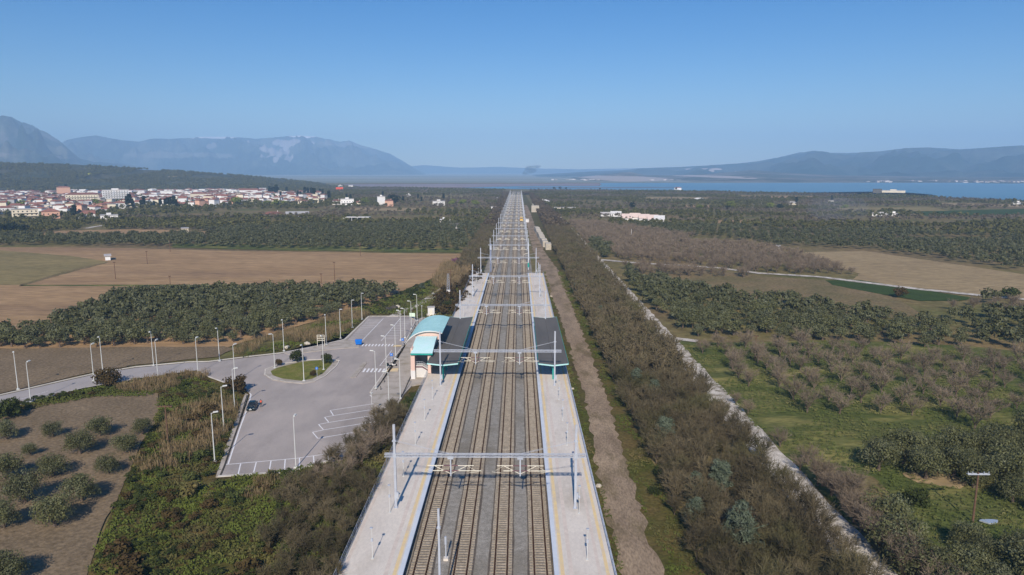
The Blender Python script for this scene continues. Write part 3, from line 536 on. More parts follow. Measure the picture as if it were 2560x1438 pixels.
LOTPX = [(553, 1192), (745, 1162), (860, 1140), (975, 1040), (975, 1035), (1062, 960), (1100, 800), (1050, 785), (918, 786), (855, 844), (700, 877), (550, 896), (339, 913), (229, 931), (0, 985), (0, 1018), (131, 989), (319, 950), (480, 930), (572, 962), (622, 985), (535, 1192)]
BANKP = [(160, 1800), (215, 1438), (305, 1230), (340, 1150), (385, 1060), (402, 990), (240, 992), (80, 1022), (0, 1045), (0, 1015), (330, 950), (480, 935), (560, 970), (600, 1000), (540, 1200), (860, 1150), (1055, 972), (845, 1438), (760, 1800)]
SHM_ = [leafcloud(1.2, 1.5, .1, 8, 70, .4, 620 + i, -.1) for i in range(4)]
scatter('shrubs', BANKP, 1.9, SH, M['shrub'], .35, .95, .1, 7, 6, 'low dark green shrubs and brambles on the left bank', 'shrubs', .8, holes=[LOTPX])
BKI = [(240, 1438), (320, 1240), (350, 1160), (410, 1060), (520, 1010), (590, 1020), (540, 1195), (640, 1210), (700, 1250), (640, 1438), (560, 1700), (200, 1700)]
SHB = [leafcloud(1.25, 1.75, .02, 18, 420, .3, 660 + i, -1.1) for i in range(4)]
scatter('shrubs', BKI, 4.4, SHB, mat('bramble_leaves', S(84, 88, 48), S(64, 72, 38), .12, c3=S(104, 94, 58), scale3=.09, fine=1.5), .6, 1.5, -.02, 12, 61, 'big dark green bushes and brambles on the left bank', 'shrubs', .85, holes=[LOTPX])
scatter('brown_scrub', BKI, 4.6, SHB, M['rust'], .7, 1.7, .08, 12, 71, 'brown leafy scrub between the green bushes of the bank', 'scrub', .8, holes=[LOTPX])
scatter('brown_scrub', BANKP, 2.4, SH, M['rust'], .3, .9, .12, 6, 16, 'rust-brown scrub on the left bank', 'scrub', .75, holes=[LOTPX])
scatter('shrubs', [(1062, 968), (1000, 1000), (975, 1060), (985, 1100), (1050, 975)], 1.6, SH, M['shrub'], .5, 1.0, None, label='green shrubs between plaza and left platform', cat='shrubs', zs=.8)
scatter('shrubs', [(1075, 775), (1130, 690), (1185, 660), (1205, 690), (1150, 790), (1100, 790)], 2.6, SHM_, M['rust'], .7, 1.7, None, label='brownish scrub beside the far end of the left platform', cat='shrubs')
scatter('shrubs', [(900, 772), (1000, 735), (1080, 700), (1120, 690), (1075, 730), (1000, 765), (960, 790), (920, 788)], 2.6, SHM_, M['shrub'], .4, 1.0, -.1, label='green scrub between grove and rough track', cat='shrubs')
tuft = []
for i in range(4):
    g = np.random.RandomState(40 + i); n = 14; c = g.normal(size=(n, 3)) * np.array([.22, .22, 0]) + np.array([0, 0, .14]); nn_ = g.normal(size=(n, 3)); nn_[:, 2] *= .35; tuft.append(quads(c, nn_, .26 * g.uniform(.6, 1.3, n), .5, g))
reed = []
for i in range(4):
    g = np.random.RandomState(60 + i); Q = []
    for k in range(26):
        a = g.normal(size=3) * np.array([.45, .45, 0]); b = a + np.array([g.normal() * .25, g.normal() * .25, g.uniform(1.0, 2.1)]); r = np.array([g.normal(), g.normal(), 0]); r /= np.linalg.norm(r); Q.append(np.stack([a - r * .02, a + r * .02, b + r * .035, b - r * .035]))
    reed.append(np.concatenate(Q))
scatter('bank_grass', BANKP, .85, tuft, M['tuft'], .8, 1.7, -.45, 5, 3, 'rough green and straw grass on the left bank', 'grass', holes=[LOTPX])
scatter('reeds', [(405, 1150), (400, 1090), (430, 1040), (500, 1010), (560, 1000), (600, 1010), (575, 1090), (530, 1130), (440, 1170), (350, 1190), (340, 1150)], 1.05, reed, M['reed'], .6, 1.05, -.25, 7, 22, 'dry tan reeds by the car park edge', 'reeds')
scatter('reeds', [(580, 890), (600, 866), (700, 838), (780, 812), (860, 780), (915, 770), (925, 785), (860, 835), (800, 862), (700, 874)], 1.6, reed, M['reed'], .7, 1.15, -.15, 12, 23, 'dry golden reeds between grove and car park', 'reeds')
scatter('reeds', [(290, 972), (340, 955), (480, 935), (540, 935), (480, 955), (400, 980), (330, 982)], 1.0, reed, M['reed'], .5, .95, -.3, 9, 24, 'dry grass along the station road', 'reeds')
scatter('reeds', [(1080, 715), (1110, 668), (1160, 655), (1185, 668), (1160, 700), (1120, 730)], 1.9, reed, M['reed'], 1.3, 2.2, None, label='tall golden canes by the end of the left platform', cat='reeds')
scatter('reeds', [(600, 1250), (640, 1200), (690, 1185), (700, 1210), (640, 1260)], 1.1, reed, M['reed'], .4, .8, None, label='straw patch below the car park', cat='reeds')
scatter('bank_grass', [(585, 900), (700, 850), (860, 780), (1000, 735), (1110, 690), (1180, 700), (1130, 800), (1060, 800), (1030, 790), (918, 786), (855, 846), (700, 877)], 1.7, tuft, M['tuft'], 1.2, 2.4, -.35, 9, 7, 'rough grass between grove and car park', 'grass')
vg = np.concatenate([worldfill(11.4, 12.9, 50, 330, .7), worldfill(17.4, 22.6, 50, 330, .75)]); vg = vg[(nz2(vg, 3, 6, 8) > -.15) & ((vg[:, 0] < 12.9) | (vg[:, 0] > 18.4 + 1.3 * np.exp(-((vg[:, 1] - 190) / 70) ** 2) - .9 * (vg[:, 1] < 110)))]
s_ = RS.uniform(.4, 1.0, len(vg)); tag(link('verge_grass', npmesh('verge_grass', stamp(tuft, vg, s_, RS.uniform(0, 6.28, len(vg))), 4, M['tuft'])), 'grass along the verges of the dirt track', 'grass', kind='stuff')
scatter('meadow_grass', [(1700, 860), (2100, 858), (2560, 890), (2620, 900), (2620, 1438), (2300, 1438), (2060, 1180), (1900, 1080)], 1.0, tuft, M['meadowtuft'], .5, 1.1, -.3, 9, 9, 'green meadow grass with pale patches under the orchard', 'grass')
scatter('platform_weeds', [(1003, 1500), (1088, 1150), (1140, 980), (1150, 980), (1112, 1150), (1045, 1500)], .7, tuft, M['tuft'], .3, .7, 0, 5, 13, 'weeds on the ballast beside the left platform', 'weeds')
# the hill's groves
hp = []
for k in range(9000):
    x = RS.uniform(-50, 860); y0 = np.interp(x, [0, 200, 430, 600, 780, 830], [405, 410, 425, 437, 455, 464]); t = RS.uniform(0.05, .98); d = 1800 + (2500 - 1800) * t; top = P(x, y0, 2500); H = top.z - GZ
    u = Vector((top.x, top.y, 0)).normalized() * d; hp.append((u.x, u.y, GZ - 3 + H * (t ** 1.25)))
hp = np.array(hp); hp = hp[nz2(hp, 90, 160, 5) > -.22]
rest('hill_groves', hp, 1.5, OLF, OLF, M['olive_far'], M['olive_far'], 100, 'olive trees covering the long low hill behind the town', 'olive groves')
# ------------------------------------------------------------------ railway
TX = [-11.68, -6.87, -2.06, 2.72]
bm_ = MB(); ys = [10] + list(range(20, 1400, 6)) + [1400]
for i, y in enumerate(ys):
    for k, x in enumerate([-16.6, -14.6, -13.2, -9.3, -4.5, .3, 4.2, 5.0, 6.6]):
        bm_.v.append((x, y, (GZ - .2, -.22, -.2, -.24, -.25, -.24, -.2, -.22, GZ - .2)[k]))
for i in range(len(ys) - 1):
    for k in range(8): a = i * 9 + k; bm_.f.append((a, a + 1, a + 10, a + 9))
M['ballast'] = mat('grey_ballast', S(150, 143, 132), S(130, 124, 113), 1.2, c3=S(120, 112, 98), scale3=.06, fine=7, bump=.05, bscale=9)
M['ballastb'] = mat('rust_dusted_ballast', S(104, 95, 85), S(88, 80, 72), 1.2, fine=8, bump=.05, bscale=9)
tag(bm_.build('ballast_bed', M['ballast']), kind='structure')
sv_ = [(-1.32, .0, .30), (-.95, .0, .28), (-.35, -.05, .22), (.35, -.05, .22), (.95, .0, .28), (1.32, .0, .30)]
def sleeper_template():
    b = MB()
    for i in range(5):
        (x0, z0, w0), (x1, z1, w1) = sv_[i], sv_[i + 1]
        b.quad((x0, -w0 / 2, z0), (x1, -w1 / 2, z1), (x1, w1 / 2, z1), (x0, w0 / 2, z0)); b.quad((x0, -w0 / 2 - .03, -.2), (x1, -w1 / 2 - .03, -.2), (x1, -w1 / 2, z1), (x0, -w0 / 2, z0)); b.quad((x1, w1 / 2 + .03, -.2), (x0, w0 / 2 + .03, -.2), (x0, w0 / 2, z0), (x1, w1 / 2, z1))
    b.quad((-1.32, .15, 0), (-1.34, .18, -.2), (-1.34, -.18, -.2), (-1.32, -.15, 0)); b.quad((1.32, -.15, 0), (1.34, -.18, -.2), (1.34, .18, -.2), (1.32, .15, 0))
    for s in (-.9, -.6, .6, .9): b.cbox((s, 0, .03), (.1, .14, .06))
    return b
st = sleeper_template(); stm = st.mesh('sleeper', M['sleeper']); sta = np.array([st.v[i] for f in st.f for i in f]).reshape(-1, 3)
names = ['leftmost', 'second from the left', 'third from the left', 'rightmost']
for k, x in enumerate(TX):
    t = empty('railway_track', (x, 0, 0), 0, 'rusty ballasted railway track on concrete sleepers, ' + names[k] + ' of the four', 'railway track', 'the four parallel tracks')
    y0 = 62.0
    for i in range(100): o = link('sleeper', stm, parent=t, loc=(RS.uniform(-.02, .02), y0 + .6 * i, 0))
    far = np.arange(y0 + 60, 1388, .6); far = np.stack([np.zeros(len(far)), far, np.zeros(len(far))], 1); near_ = np.stack([np.zeros(20), y0 - .6 * np.arange(1, 21), np.zeros(20)], 1)
    tag(link('sleeper_run', npmesh('sleeper_run', stamp([sta], np.concatenate([near_, far]), np.ones(len(far) + 20), np.zeros(len(far) + 20)), 4, M['sleeper']), parent=t), kind='stuff')
    for s in (-.7525, .7525): MB().box(s - .11, s + .11, 20, 1395, .0, .025).box(s - .02, s + .02, 20, 1395, .025, .12).box(s - .055, s + .055, 20, 1395, .12, .17).build('rail', M['rail'], t)
    strip('trackbed', M['ballastb'], [(12, x - 1.55, x + 1.55), (1395, x - 1.55, x + 1.55)], -.185, .1, 4)
# platforms
def platform(side, xa, xb, trackside, label):
    t = empty('station_platform', (0, 0, 0), 0, label, 'platform'); s = 1 if trackside > (xa + xb) / 2 else -1    # s points to the track
    e = trackside
    MB().box(min(xa, e - s * .6), max(xb if s < 0 else e - s * .6, e - s * .6) if s > 0 else xb, 30, 316, GZ - .3, .9).build('slab', M['conc'], t) if False else None
    lo, hi = (xa, e - .55) if s > 0 else (e + .55, xb)
    MB().box(lo, hi, 28, 316, GZ - .3, .9).build('slab', M['conc'], t)
    a, b = sorted((e, e - s * .552)); MB().box(a, b, 28, 316, .62, .905).build('coping', M['coping'], t)
    a, b = sorted((e - s * .12, e - s * .552)); MB().box(a, b, 28, 316, GZ - .3, .62).build('side_wall', M['dark'], t)  # shade below the coping is put into the dark wall colour
    a, b = sorted((e - s * .75, e - s * 1.2)); MB().box(a, b, 28, 316, .88, .905).build('yellow_strip', M['yellow'], t)
    a, b = sorted((e - s * 1.75, e - s * 2.25)); MB().box(a, b, 28, 316, .88, .904).build('tile_strip', M['tile'], t)
    o = xa if s > 0 else xb
    if s < 0:
        MB().box(o - .95, o - .55, 28, 316, .88, .905).build('yellow_strip', M['yellow'], t); MB().box(o - 1.9, o - 1.5, 28, 316, .88, .904).build('tile_strip', M['tile'], t)
    else: MB().box(o + .3, o + .7, 28, 316, .88, .904).build('tile_strip', M['tile'], t)
    return t
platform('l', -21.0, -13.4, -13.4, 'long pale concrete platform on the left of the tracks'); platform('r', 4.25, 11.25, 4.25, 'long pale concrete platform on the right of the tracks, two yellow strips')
for x, lb in ((-20.95, 'metal railing along the outer edge of the left platform'), (11.2, 'metal railing along the outer edge of the right platform')):
    t = empty('railing', (x, 0, .9), 0, lb, 'railing'); pm = MB().box(-.025, .025, -.03, .03, -.2, 1.1).box(-.05, .05, -.06, .06, 0, .05).mesh('post', M['steel'])
    for i in range(100): link('post', pm, parent=t, loc=(0, 58 + i * 2.58, 0))
    for z in (.35, .7, 1.1): MB().tube((0, 56, z), (0, 315.8, z), .028, n=5).build('rail_bar', M['steel'], t)
    if x > 0: MB().box(.05, .3, 30, 316, -.3, .06).build('kerb_wall', M['coping'], t)
for k in range(46):   # weeds growing by the left railing, one small clump each
    pass
scatter('platform_weeds', [(862, 1438), (1062, 966), (1066, 966), (880, 1438)], .9, tuft, M['reed'], .5, .9, .1, 3, 44, 'small weeds in the joint along the left railing', 'weeds')
# gantries
def gantry_proto(xl, xr, xa, xb, zb, zt, posts, cans, q=1):
    g = empty('gantry', (0, 0, 0))
    for x in (xl, xr):
        b = MB().box(x - .16, x + .16, -.15, -.125, zb, zt).box(x - .16, x + .16, .125, .15, zb, zt).box(x - .16, x - .13, -.125, .125, zb, zt).box(x + .13, x + .16, -.125, .125, zb, zt).box(x - .3, x + .3, -.3, .3, zb, zb + .06)
        m_ = b.build('mast', M['steel'], g); MB().box(x - .24, x + .24, -.22, -.17, 8.2, 8.9).build('bracket', M['steel'], m_)
        MB().box(x - .28, x + .28, -.2, .2, 10.6, 10.75).build('clamp', M['steel'], m_)
        link('junction_box', MB().box(x + .17, x + .42, -.2, .12, zb + 1.4, zb + 2.3).mesh('junction_box', M['steel']), parent=m_)
    b = MB()
    for y in (-.2, .2):
        for z in (8.42, 8.8): b.box(xa, xb, y - .045, y + .045, z - .045, z + .045)
    n = int((xb - xa) / .8)
    for i in range(n):
        x0 = xa + .1 + i * (xb - xa - .2) / n; x1 = xa + .1 + (i + 1) * (xb - xa - .2) / n; sgn = i % 2
        for y in (-.2, .2): b.tube((x0, y, 8.45 if sgn else 8.77), (x1, y, 8.77 if sgn else 8.45), .022, n=3, cap=False)
        b.tube((x0, -.2 if sgn else .2, 8.8), (x1, .2 if sgn else -.2, 8.8), .022, n=3, cap=False); b.tube((x0, -.2 if sgn else .2, 8.42), (x1, .2 if sgn else -.2, 8.42), .022, n=3, cap=False)
    b.build('beam', M['steel'], g)
    for x in posts: MB().box(x - .09, x + .09, -.09, .09, 5.6, 8.37).build('drop_post', M['steel'], g); MB().box(x - .4, x + .4, -.24, .24, 8.1, 8.36).build('post_head', M['steel'], g)
    for (px, s, w) in cans:      # one cantilever per track
        x = lambda d: px + s * d
        b = MB().tube((x(1.0), 0, 7.1), (x(3.2), 0, 7.1), .055 * q, n=5).tube((x(.1), 0, 5.95), (x(2.2), 0, 7.05), .045 * q, n=5).tube((x(1.1), 0, 6.35), (x(1.1 + w), 0, 6.35), .055 * q, n=5).tube((x(2.4), 0, 7.0), (x(3.4), 0, 6.4), .02, n=4).tube((x(2.6), -.1, 6.1), (x(3.9), -.1, 6.25), .025, n=4)
        c = b.build('cantilever', M['tube'], g); MB().tube((x(.12), 0, 6.35), (x(1.1), 0, 6.35), .08, n=6).tube((x(.1), 0, 7.1), (x(1.0), 0, 7.1), .08, n=6).build('insulator', M['maroon'], c)
    for x, s in ((xl, 1), (xr, -1)):
        for y in (-.15, .15): MB().tube((x, y, 10.7), (x + s * 7.5, y, 8.85), .022, n=4).build('stay', M['steel'], g)
    return g
gA = gantry_proto(-17.0, 7.93, -18.4, 9.35, .9, 13.0, (-9.3, .28), ((-9.3, -1, 1.4), (-9.3, 1, 3.1), (.28, -1, 1.2), (.28, 1, 3.1)))
gB = gantry_proto(-14.9, 5.3, -16.0, 6.4, -.6, 12.2, (-9.3, .28), ((-9.3, -1, 2.4), (-9.3, 1, 3.1), (.28, -1, 2.2), (.28, 1, 3.1)), 1.9)
GY = [90.5, 146.7, 199, 255, 311] + [365 + 52.5 * i for i in range(19)]; ordw = ['nearest', 'second nearest', 'third', 'fourth', 'fifth', 'sixth', 'seventh', 'eighth', 'ninth', 'tenth']
for i, y in enumerate(GY):
    src = gA if i < 5 else gB; g = src if i in (0, 5) else copy_tree(src); g.location = (0, y, 0)
    lab = {0: 'nearest steel gantry spanning the tracks, bases on both platforms', 1: 'steel gantry in front of the dark canopies', 2: 'steel gantry just behind the far ends of the canopies', 3: 'steel gantry near the far part of both platforms', 4: 'steel gantry at the far ends of the platforms'}.get(i)
    if not lab: lab = 'steel gantry over the ballast, %s beyond the platforms' % (ordw[i - 5] if i - 5 < 10 else 'one of the tiny crowded ones far')
    tag(g, lab, 'gantry', 'gantries over the tracks')
# other poles by the track
def pole(x, y, zt, r, name, lb, cat, zb=-.3, m=None, extra=None):
    t = empty(name, (x, y, 0), 0, lb, cat); MB().box(-r, r, -r, r, zb, zt).build('pole', m or M['steel'], t); MB().box(-.3, .3, -.3, .3, zb, zb + .35).build('footing', M['conc'], t)
    if extra: extra(t)
    return t
q = P(1096, 1272, 68.6); pole(q.x, q.y, q.z, .11, 'catenary_mast', 'tall grey mast between the two left tracks at the bottom edge', 'mast', extra=lambda t: MB().box(-.2, .2, -.18, .18, q.z - 2.2, q.z - 2.05).build('clamp', M['steel'], t))
q2 = G(1115, 1395, 0); pole(q2.x, q2.y, 2.9, .07, 'signal_post', 'short grey signal post on the ballast beside the tall mast', 'signal', extra=lambda t: MB().box(-.12, .12, -.25, -.05, 1.9, 2.9).build('signal_box', M['steel'], t))
for (x, yb, yt, d) in ((1227, 675, 596, 330),):
    p = P(x, yb, 325); t = empty('signal_mast', (p.x, p.y, 0), 0, 'bluish lattice signal mast with ladder beyond the left platform', 'signal mast')
    b = MB()
    for a in (-.35, .35):
        for c in (-.2, .2): b.tube((a, c, -.4), (a, c, 13.4), .06, n=4)
    b.build('lattice', M['steel'], t)
    l = MB()
    for i in range(32): l.box(-.33, .33, -.24, -.18, .3 + i * .42, .38 + i * .42)
    l.build('ladder', M['blue'], t); MB().box(-.45, .45, -.5, -.2, 10.6, 12.6).build('signal_head', M['steel'], t)
p = P(1321, 672, 335); t = empty('signal_mast', (p.x, p.y, 0), 0, 'pale signal mast with a curved arm beyond the right platform', 'signal mast'); MB().box(-.18, .18, -.18, .18, -.4, 13).build('pole', M['coping'], t); MB().tube((0, 0, 8), (-2.3, 0, 7.2), .12, n=6).build('arm', M['tube'], t); MB().box(-.35, .35, -.4, .1, 1, 3.2).build('cabinet', M['tealdark'], t)
p = G(1346, 680, GZ); t = empty('marker_post', (p.x, p.y, 0), 0, 'short grey post behind the end of the right platform', 'post'); MB().box(-.15, .15, -.15, .15, -.6, 4).build('pole', M['steel'], t)
# platform lamps
def platform_lamp_meshes():
    a = MB().tube((0, 0, 0), (0, 0, 4.0), .042, .032, 6).box(-.16, .16, -.16, .16, 0, .05).mesh('pole', M['lamp']); b = MB().box(-.17, .17, -.24, .1, 3.97, 4.08).mesh('lamp_head', M['steel']); c = MB().box(-.12, .12, -.12, .12, 2.25, 2.6).mesh('speaker', M['steel']); return a, b, c
PA = platform_lamp_meshes(); LY = [77.5, 89, 100.5, 113, 125, 137] + [206 + 12 * i for i in range(9)]
for x, nm in ((-17.6, 'left'), (8.35, 'right')):
    for i, y in enumerate(LY):
        t = empty('platform_lamp', (x, y, .9), 0, 'slim grey lamp with loudspeaker on the %s platform, %s' % (nm, (['nearest the viewer', 'beside the nearest gantry mast', 'third before the canopy', 'fourth before the canopy', 'fifth before the canopy', 'last before the canopy'][i] if i < 6 else 'number %s beyond the canopy' % ['one', 'two', 'three', 'four', 'five', 'six', 'seven', 'eight', 'nine'][i - 6])), 'platform lamp', 'lamps on the %s platform' % nm)
        for n_, m_ in zip(('pole', 'lamp_head', 'speaker'), PA): link(n_, m_, parent=t)
# canopies
def canopy(xa, xb, label):
    t = empty('platform_canopy', ((xa + xb) / 2, 150, .9), 0, label, 'canopy', 'platform canopies'); w = (xb - xa) / 2; z = lambda x: 4.0 - .38 * (1 - abs(x) / w)
    b = MB(); n = 8
    for s in (-1, 1):
        for i in range(1):
            x0, x1 = sorted((0.03 * s, s * w)); b.v += [(x0, 0, z(x0)), (x1, 0, z(x1)), (x1, 50, z(x1)), (x0, 50, z(x0)), (x0, 0, z(x0) - .12), (x1, 0, z(x1) - .12), (x1, 50, z(x1) - .12), (x0, 50, z(x0) - .12)]
            k = len(b.v) - 8; b.f += [tuple(k + j for j in q) for q in ((0, 1, 2, 3), (7, 6, 5, 4), (4, 5, 1, 0), (5, 6, 2, 1), (6, 7, 3, 2), (7, 4, 0, 3))]
    b.build('roof_sheet', M['roofgrey'], t); MB().box(-.06, .06, 0, 50, 3.52, 3.6).build('valley_gutter', M['dark'], t)
    f = MB()
    for y0, y1 in ((-.1, -.003), (50.003, 50.1)):
        for s in (-1, 1):
            x0, x1 = sorted((0, s * w)); k = len(f.v); f.v += [(x0, y0, z(x0) - .26), (x1, y0, z(x1) - .26), (x1, y0, z(x1) + .02), (x0, y0, z(x0) + .02), (x0, y1, z(x0) - .26), (x1, y1, z(x1) - .26), (x1, y1, z(x1) + .02), (x0, y1, z(x0) + .02)]
            f.f += [tuple(k + j for j in q) for q in ((0, 1, 2, 3), (7, 6, 5, 4), (4, 5, 1, 0), (5, 6, 2, 1), (6, 7, 3, 2), (7, 4, 0, 3))]
    f.build('fascia', M['teal'], t)
    MB().box(-w - .08, -w - .003, 0, 50, 3.78, 4.02).build('edge_trim', M['tealdark'], t); MB().box(w + .003, w + .08, 0, 50, 3.78, 4.02).build('edge_trim', M['tealdark'], t)
    for i in range(8):
        y = 1.2 + i * 6.8; c = MB().box(-.17, .17, y - .17, y + .17, 0, 3.5).build('column', M['tealdark'], t)
        a = MB()
        for s in (-1, 1): a.tube((0, y, 2.9), (s * w * .8, y, 3.72), .07, n=5)
        a.build('bracket', M['tealdark'], c)
    for i in range(3): MB().box(-.9, .9, 9 + i * 12, 9.5 + i * 12, .42, .48).box(-.8, -.7, 9.1 + i * 12, 9.4 + i * 12, 0, .42).box(.7, .8, 9.1 + i * 12, 9.4 + i * 12, 0, .42).build('bench', M['steel'], t)
canopy(-20.3, -13.45, 'dark grey butterfly-roofed canopy on the left platform beside the teal-roofed building'); canopy(4.5, 11.15, 'dark grey butterfly-roofed canopy on the right platform')
# ------------------------------------------------------------------ station building
B = empty('station_building', (-22.8, 156, GZ), 0, 'small peach station building with a curved teal roof', 'building'); PZ = -GZ   # local z = world - GZ
def bx(name, x0, x1, y0, y1, z0, z1, m, par=B): return MB().box(x0 + 22.8, x1 + 22.8, y0 - 156, y1 - 156, z0 + PZ, z1 + PZ).build(name, m, par)
VP_ = [(-27.5, 5.6), (-27.1, 6.3), (-26.4, 7.1), (-25.4, 7.85), (-24.2, 8.45), (-22.8, 8.8), (-21.4, 8.88), (-20.0, 8.75), (-18.5, 8.35)]
def vz(x): return float(np.interp(x, [a for a, _ in VP_], [b for _, b in VP_]))
def arch(name, x0, x1, y0, y1, zb, dz, m, n=14):
    b = MB(); xs = np.linspace(x0, x1, n); pr = [(x, zb) for x in (x1, x0)] + [(x, vz(x) - dz) for x in xs]
    k = 0; L_ = len(pr)
    for y in (y0, y1): b.v += [(x + 22.8, y - 156, z + PZ) for x, z in pr]
    b.f.append(tuple(range(L_))); b.f.append(tuple(range(L_, 2 * L_))[::-1])
    for i in range(L_): j = (i + 1) % L_; b.f.append((i, i + L_, j + L_, j))
    return b.build(name, m, B)
w_ = bx('wall', -25.1, -20.45, 165.4, 182, GZ - .2, 6.6, M['pink']); arch('gable', -25.1, -18.95, 165.2, 165.39, 6.6, .12, M['pink']); arch('gable', -25.1, -18.95, 182.01, 182.2, 6.6, .12, M['pink'])
b = MB(); n = 30; xs = np.linspace(-27.5, -18.5, n)
for y in (164.6, 183.2):
    for dz in (0, .14): b.v += [(x + 22.8, y - 156, vz(x) - dz + PZ) for x in xs]
for i in range(n - 1):
    b.f += [(i, i + 1, 2 * n + i + 1, 2 * n + i), (n + i + 1, n + i, 3 * n + i, 3 * n + i + 1), (i + n, i + n + 1, i + 1, i), (2 * n + i, 2 * n + i + 1, 3 * n + i + 1, 3 * n + i)]
b.f += [(0, 2 * n, 3 * n, n), (n - 1, 2 * n - 1, 4 * n - 1, 3 * n - 1)]
b.build('vault_roof', M['teal'], B); rb_ = MB()
for i in range(1, 12):
    y = 164.6 + i * 1.55
    for j in range(n - 1): rb_.quad((xs[j] + 22.8, y - 156, vz(xs[j]) + PZ + .03), (xs[j + 1] + 22.8, y - 156, vz(xs[j + 1]) + PZ + .03), (xs[j + 1] + 22.8, y - 155.96, vz(xs[j + 1]) + PZ + .03), (xs[j] + 22.8, y - 155.96, vz(xs[j]) + PZ + .03))
rb_.build('roof_seams', M['tealdark'], B)
for y in (164.48,): 
    b = MB()
    for j in range(n - 1): b.quad((xs[j] + 22.8, y - 156, vz(xs[j]) + PZ - .2), (xs[j + 1] + 22.8, y - 156, vz(xs[j + 1]) + PZ - .2), (xs[j + 1] + 22.8, y - 156, vz(xs[j + 1]) + PZ + .04), (xs[j] + 22.8, y - 156, vz(xs[j]) + PZ + .04))
    b.build('white_trim', M['white'], B)
lr = MB(); N2 = 8      # lower curved roof over the porch
for i in range(N2 + 1):
    t_ = i / N2; y = 155 + 10 * t_; z = 5.75 + 1.7 * math.sin(t_ * math.pi / 2)
    for dz in (0, .12): lr.v += [(-24.75 + 22.8, y - 156, z - dz + PZ), (-19.75 + 22.8, y - 156, z - dz + PZ)]
for i in range(N2): a = i * 4; lr.f += [(a, a + 1, a + 5, a + 4), (a + 3, a + 2, a + 6, a + 7), (a + 2, a, a + 4, a + 6), (a + 1, a + 3, a + 7, a + 5)]
lr.f += [(2, 3, 1, 0)]; lr.build('lower_roof', M['tealpale'], B)
bx('fascia', -24.8, -19.7, 154.8, 154.98, 5.45, 5.8, M['tealdark'])
c = bx('column', -24.75, -23.9, 155.3, 156.4, 1.6, 5.6, M['pink']); bx('column_base', -24.8, -23.85, 155.25, 156.45, GZ, 1.6, M['white'])
bx('column', -20.9, -20.2, 155.4, 156.2, 1.0, 5.6, M['pink'])
bx('side_wall', -25.0, -24.5, 156.41, 165.19, 1.6, 6.6, M['pink']); bx('side_wall_base', -25.05, -24.45, 156.42, 165.19, GZ, 1.59, M['white'])
bx('porch_back_wall', -24.4, -20.4, 164.9, 165.19, GZ, 5.9, M['white']); bx('lintel', -24.4, -20.3, 156.5, 157.0, 5.0, 5.6, M['dark'])
for x in (-23.6, -22.2): f = bx('window', x, x + 1.0, 164.8, 164.88, 3.4, 4.9, M['steel']); bx('pane', x + .07, x + .93, 164.76, 164.795, 3.47, 4.83, M['glass'], None).parent = f
for o_ in [o for o in B.children_recursive if o.name.startswith('pane')]: o_.location = (0, 0, 0)
s_ = MB(); zz = 2.6      # solid white stair flank that steps down towards the platform
s_.v += [(x + 22.8, y - 156, z + PZ) for y in (156.6, 158.4) for x, z in ((-23.8, GZ), (-20.6, GZ), (-20.6, 1.35), (-22.3, 2.45), (-23.8, 2.45))]
s_.f += [(0, 1, 2, 3, 4), (9, 8, 7, 6, 5)] + [(i, i + 5, (i + 1) % 5 + 5, (i + 1) % 5) for i in range(5)]
s_.build('stair_flank', M['white'], B)
s_ = MB()
s_.v += [(x + 22.8, y - 156, z + PZ) for y in (156.5, 156.59) for x, z in ((-23.8, 2.0), (-22.35, 2.0), (-20.6, .9), (-20.6, 1.2), (-22.3, 2.3), (-23.8, 2.3))]
s_.f += [(0, 1, 2, 3, 4, 5), (11, 10, 9, 8, 7, 6)] + [(i, i + 6, (i + 1) % 6 + 6, (i + 1) % 6) for i in range(6)]
s_.build('maroon_band', M['maroon'], B)
s_ = MB()
for x0, z0, x1, z1 in ((-23.8, 3.35, -22.3, 3.35), (-22.3, 3.35, -20.6, 2.25), (-23.8, 2.95, -22.3, 2.95), (-22.3, 2.95, -20.6, 1.85)): s_.tube((x0 + 22.8, .7, z0 + PZ), (x1 + 22.8, .7, z1 + PZ), .035, n=5)
for i in range(9):
    x = -23.8 + i * .4; z = 2.45 if x < -22.3 else 2.45 - (x + 22.3) * .647; s_.tube((x + 22.8, .7, z + PZ), (x + 22.8, .7, z + .9 + PZ), .025, n=4)
s_.build('stair_railing', M['steel'], B)
for i, y in enumerate((167, 170.2, 173.4, 176.6)): f = bx('window', -25.18, -25.11, y, y + 1.5, 1.2, 3.0, M['steel']); 
bx('door', -25.17, -25.11, 179.4, 180.7, GZ + .05, 2.0, M['tealdark'])
# ------------------------------------------------------------------ station road and car park
ZA = GZ - .02
sheet('parking_lot', [(553, 1190), (707, 1180), (854, 1150), (960, 1050), (968, 1014), (929, 979), (972, 917), (1014, 857), (1041, 800), (1031, 792), (924, 792), (864, 850), (790, 868), (707, 884), (620, 894), (520, 906), (495, 912), (505, 930), (523, 942), (568, 958), (600, 968), (618, 978), (625, 986), (600, 1060), (575, 1130)], ZA, M['asphalt'], 0)
sheet('road', [(-260, 1042), (0, 990), (135, 959), (229, 938), (339, 919.5), (470, 907), (519.8, 906), (504.8, 930), (491, 926), (393, 938), (319, 950), (204, 970), (131, 989), (78, 1003), (33, 1016), (0, 1026), (-260, 1100)], ZA - .014, M['road'], 0)
def curb(name, pts, w, m, h=.14, z=ZA - .01): return ribbon(name, pts, w, z, m, 0, thick=h, step=50)
curb('kerb', [(-260, 1039), (0, 988), (135, 957), (229, 936), (339, 917.5), (470, 905.5), (520, 904.5), (620, 892), (707, 882.5), (790, 866), (862, 849), (923, 791)], .45, M['kerb'])
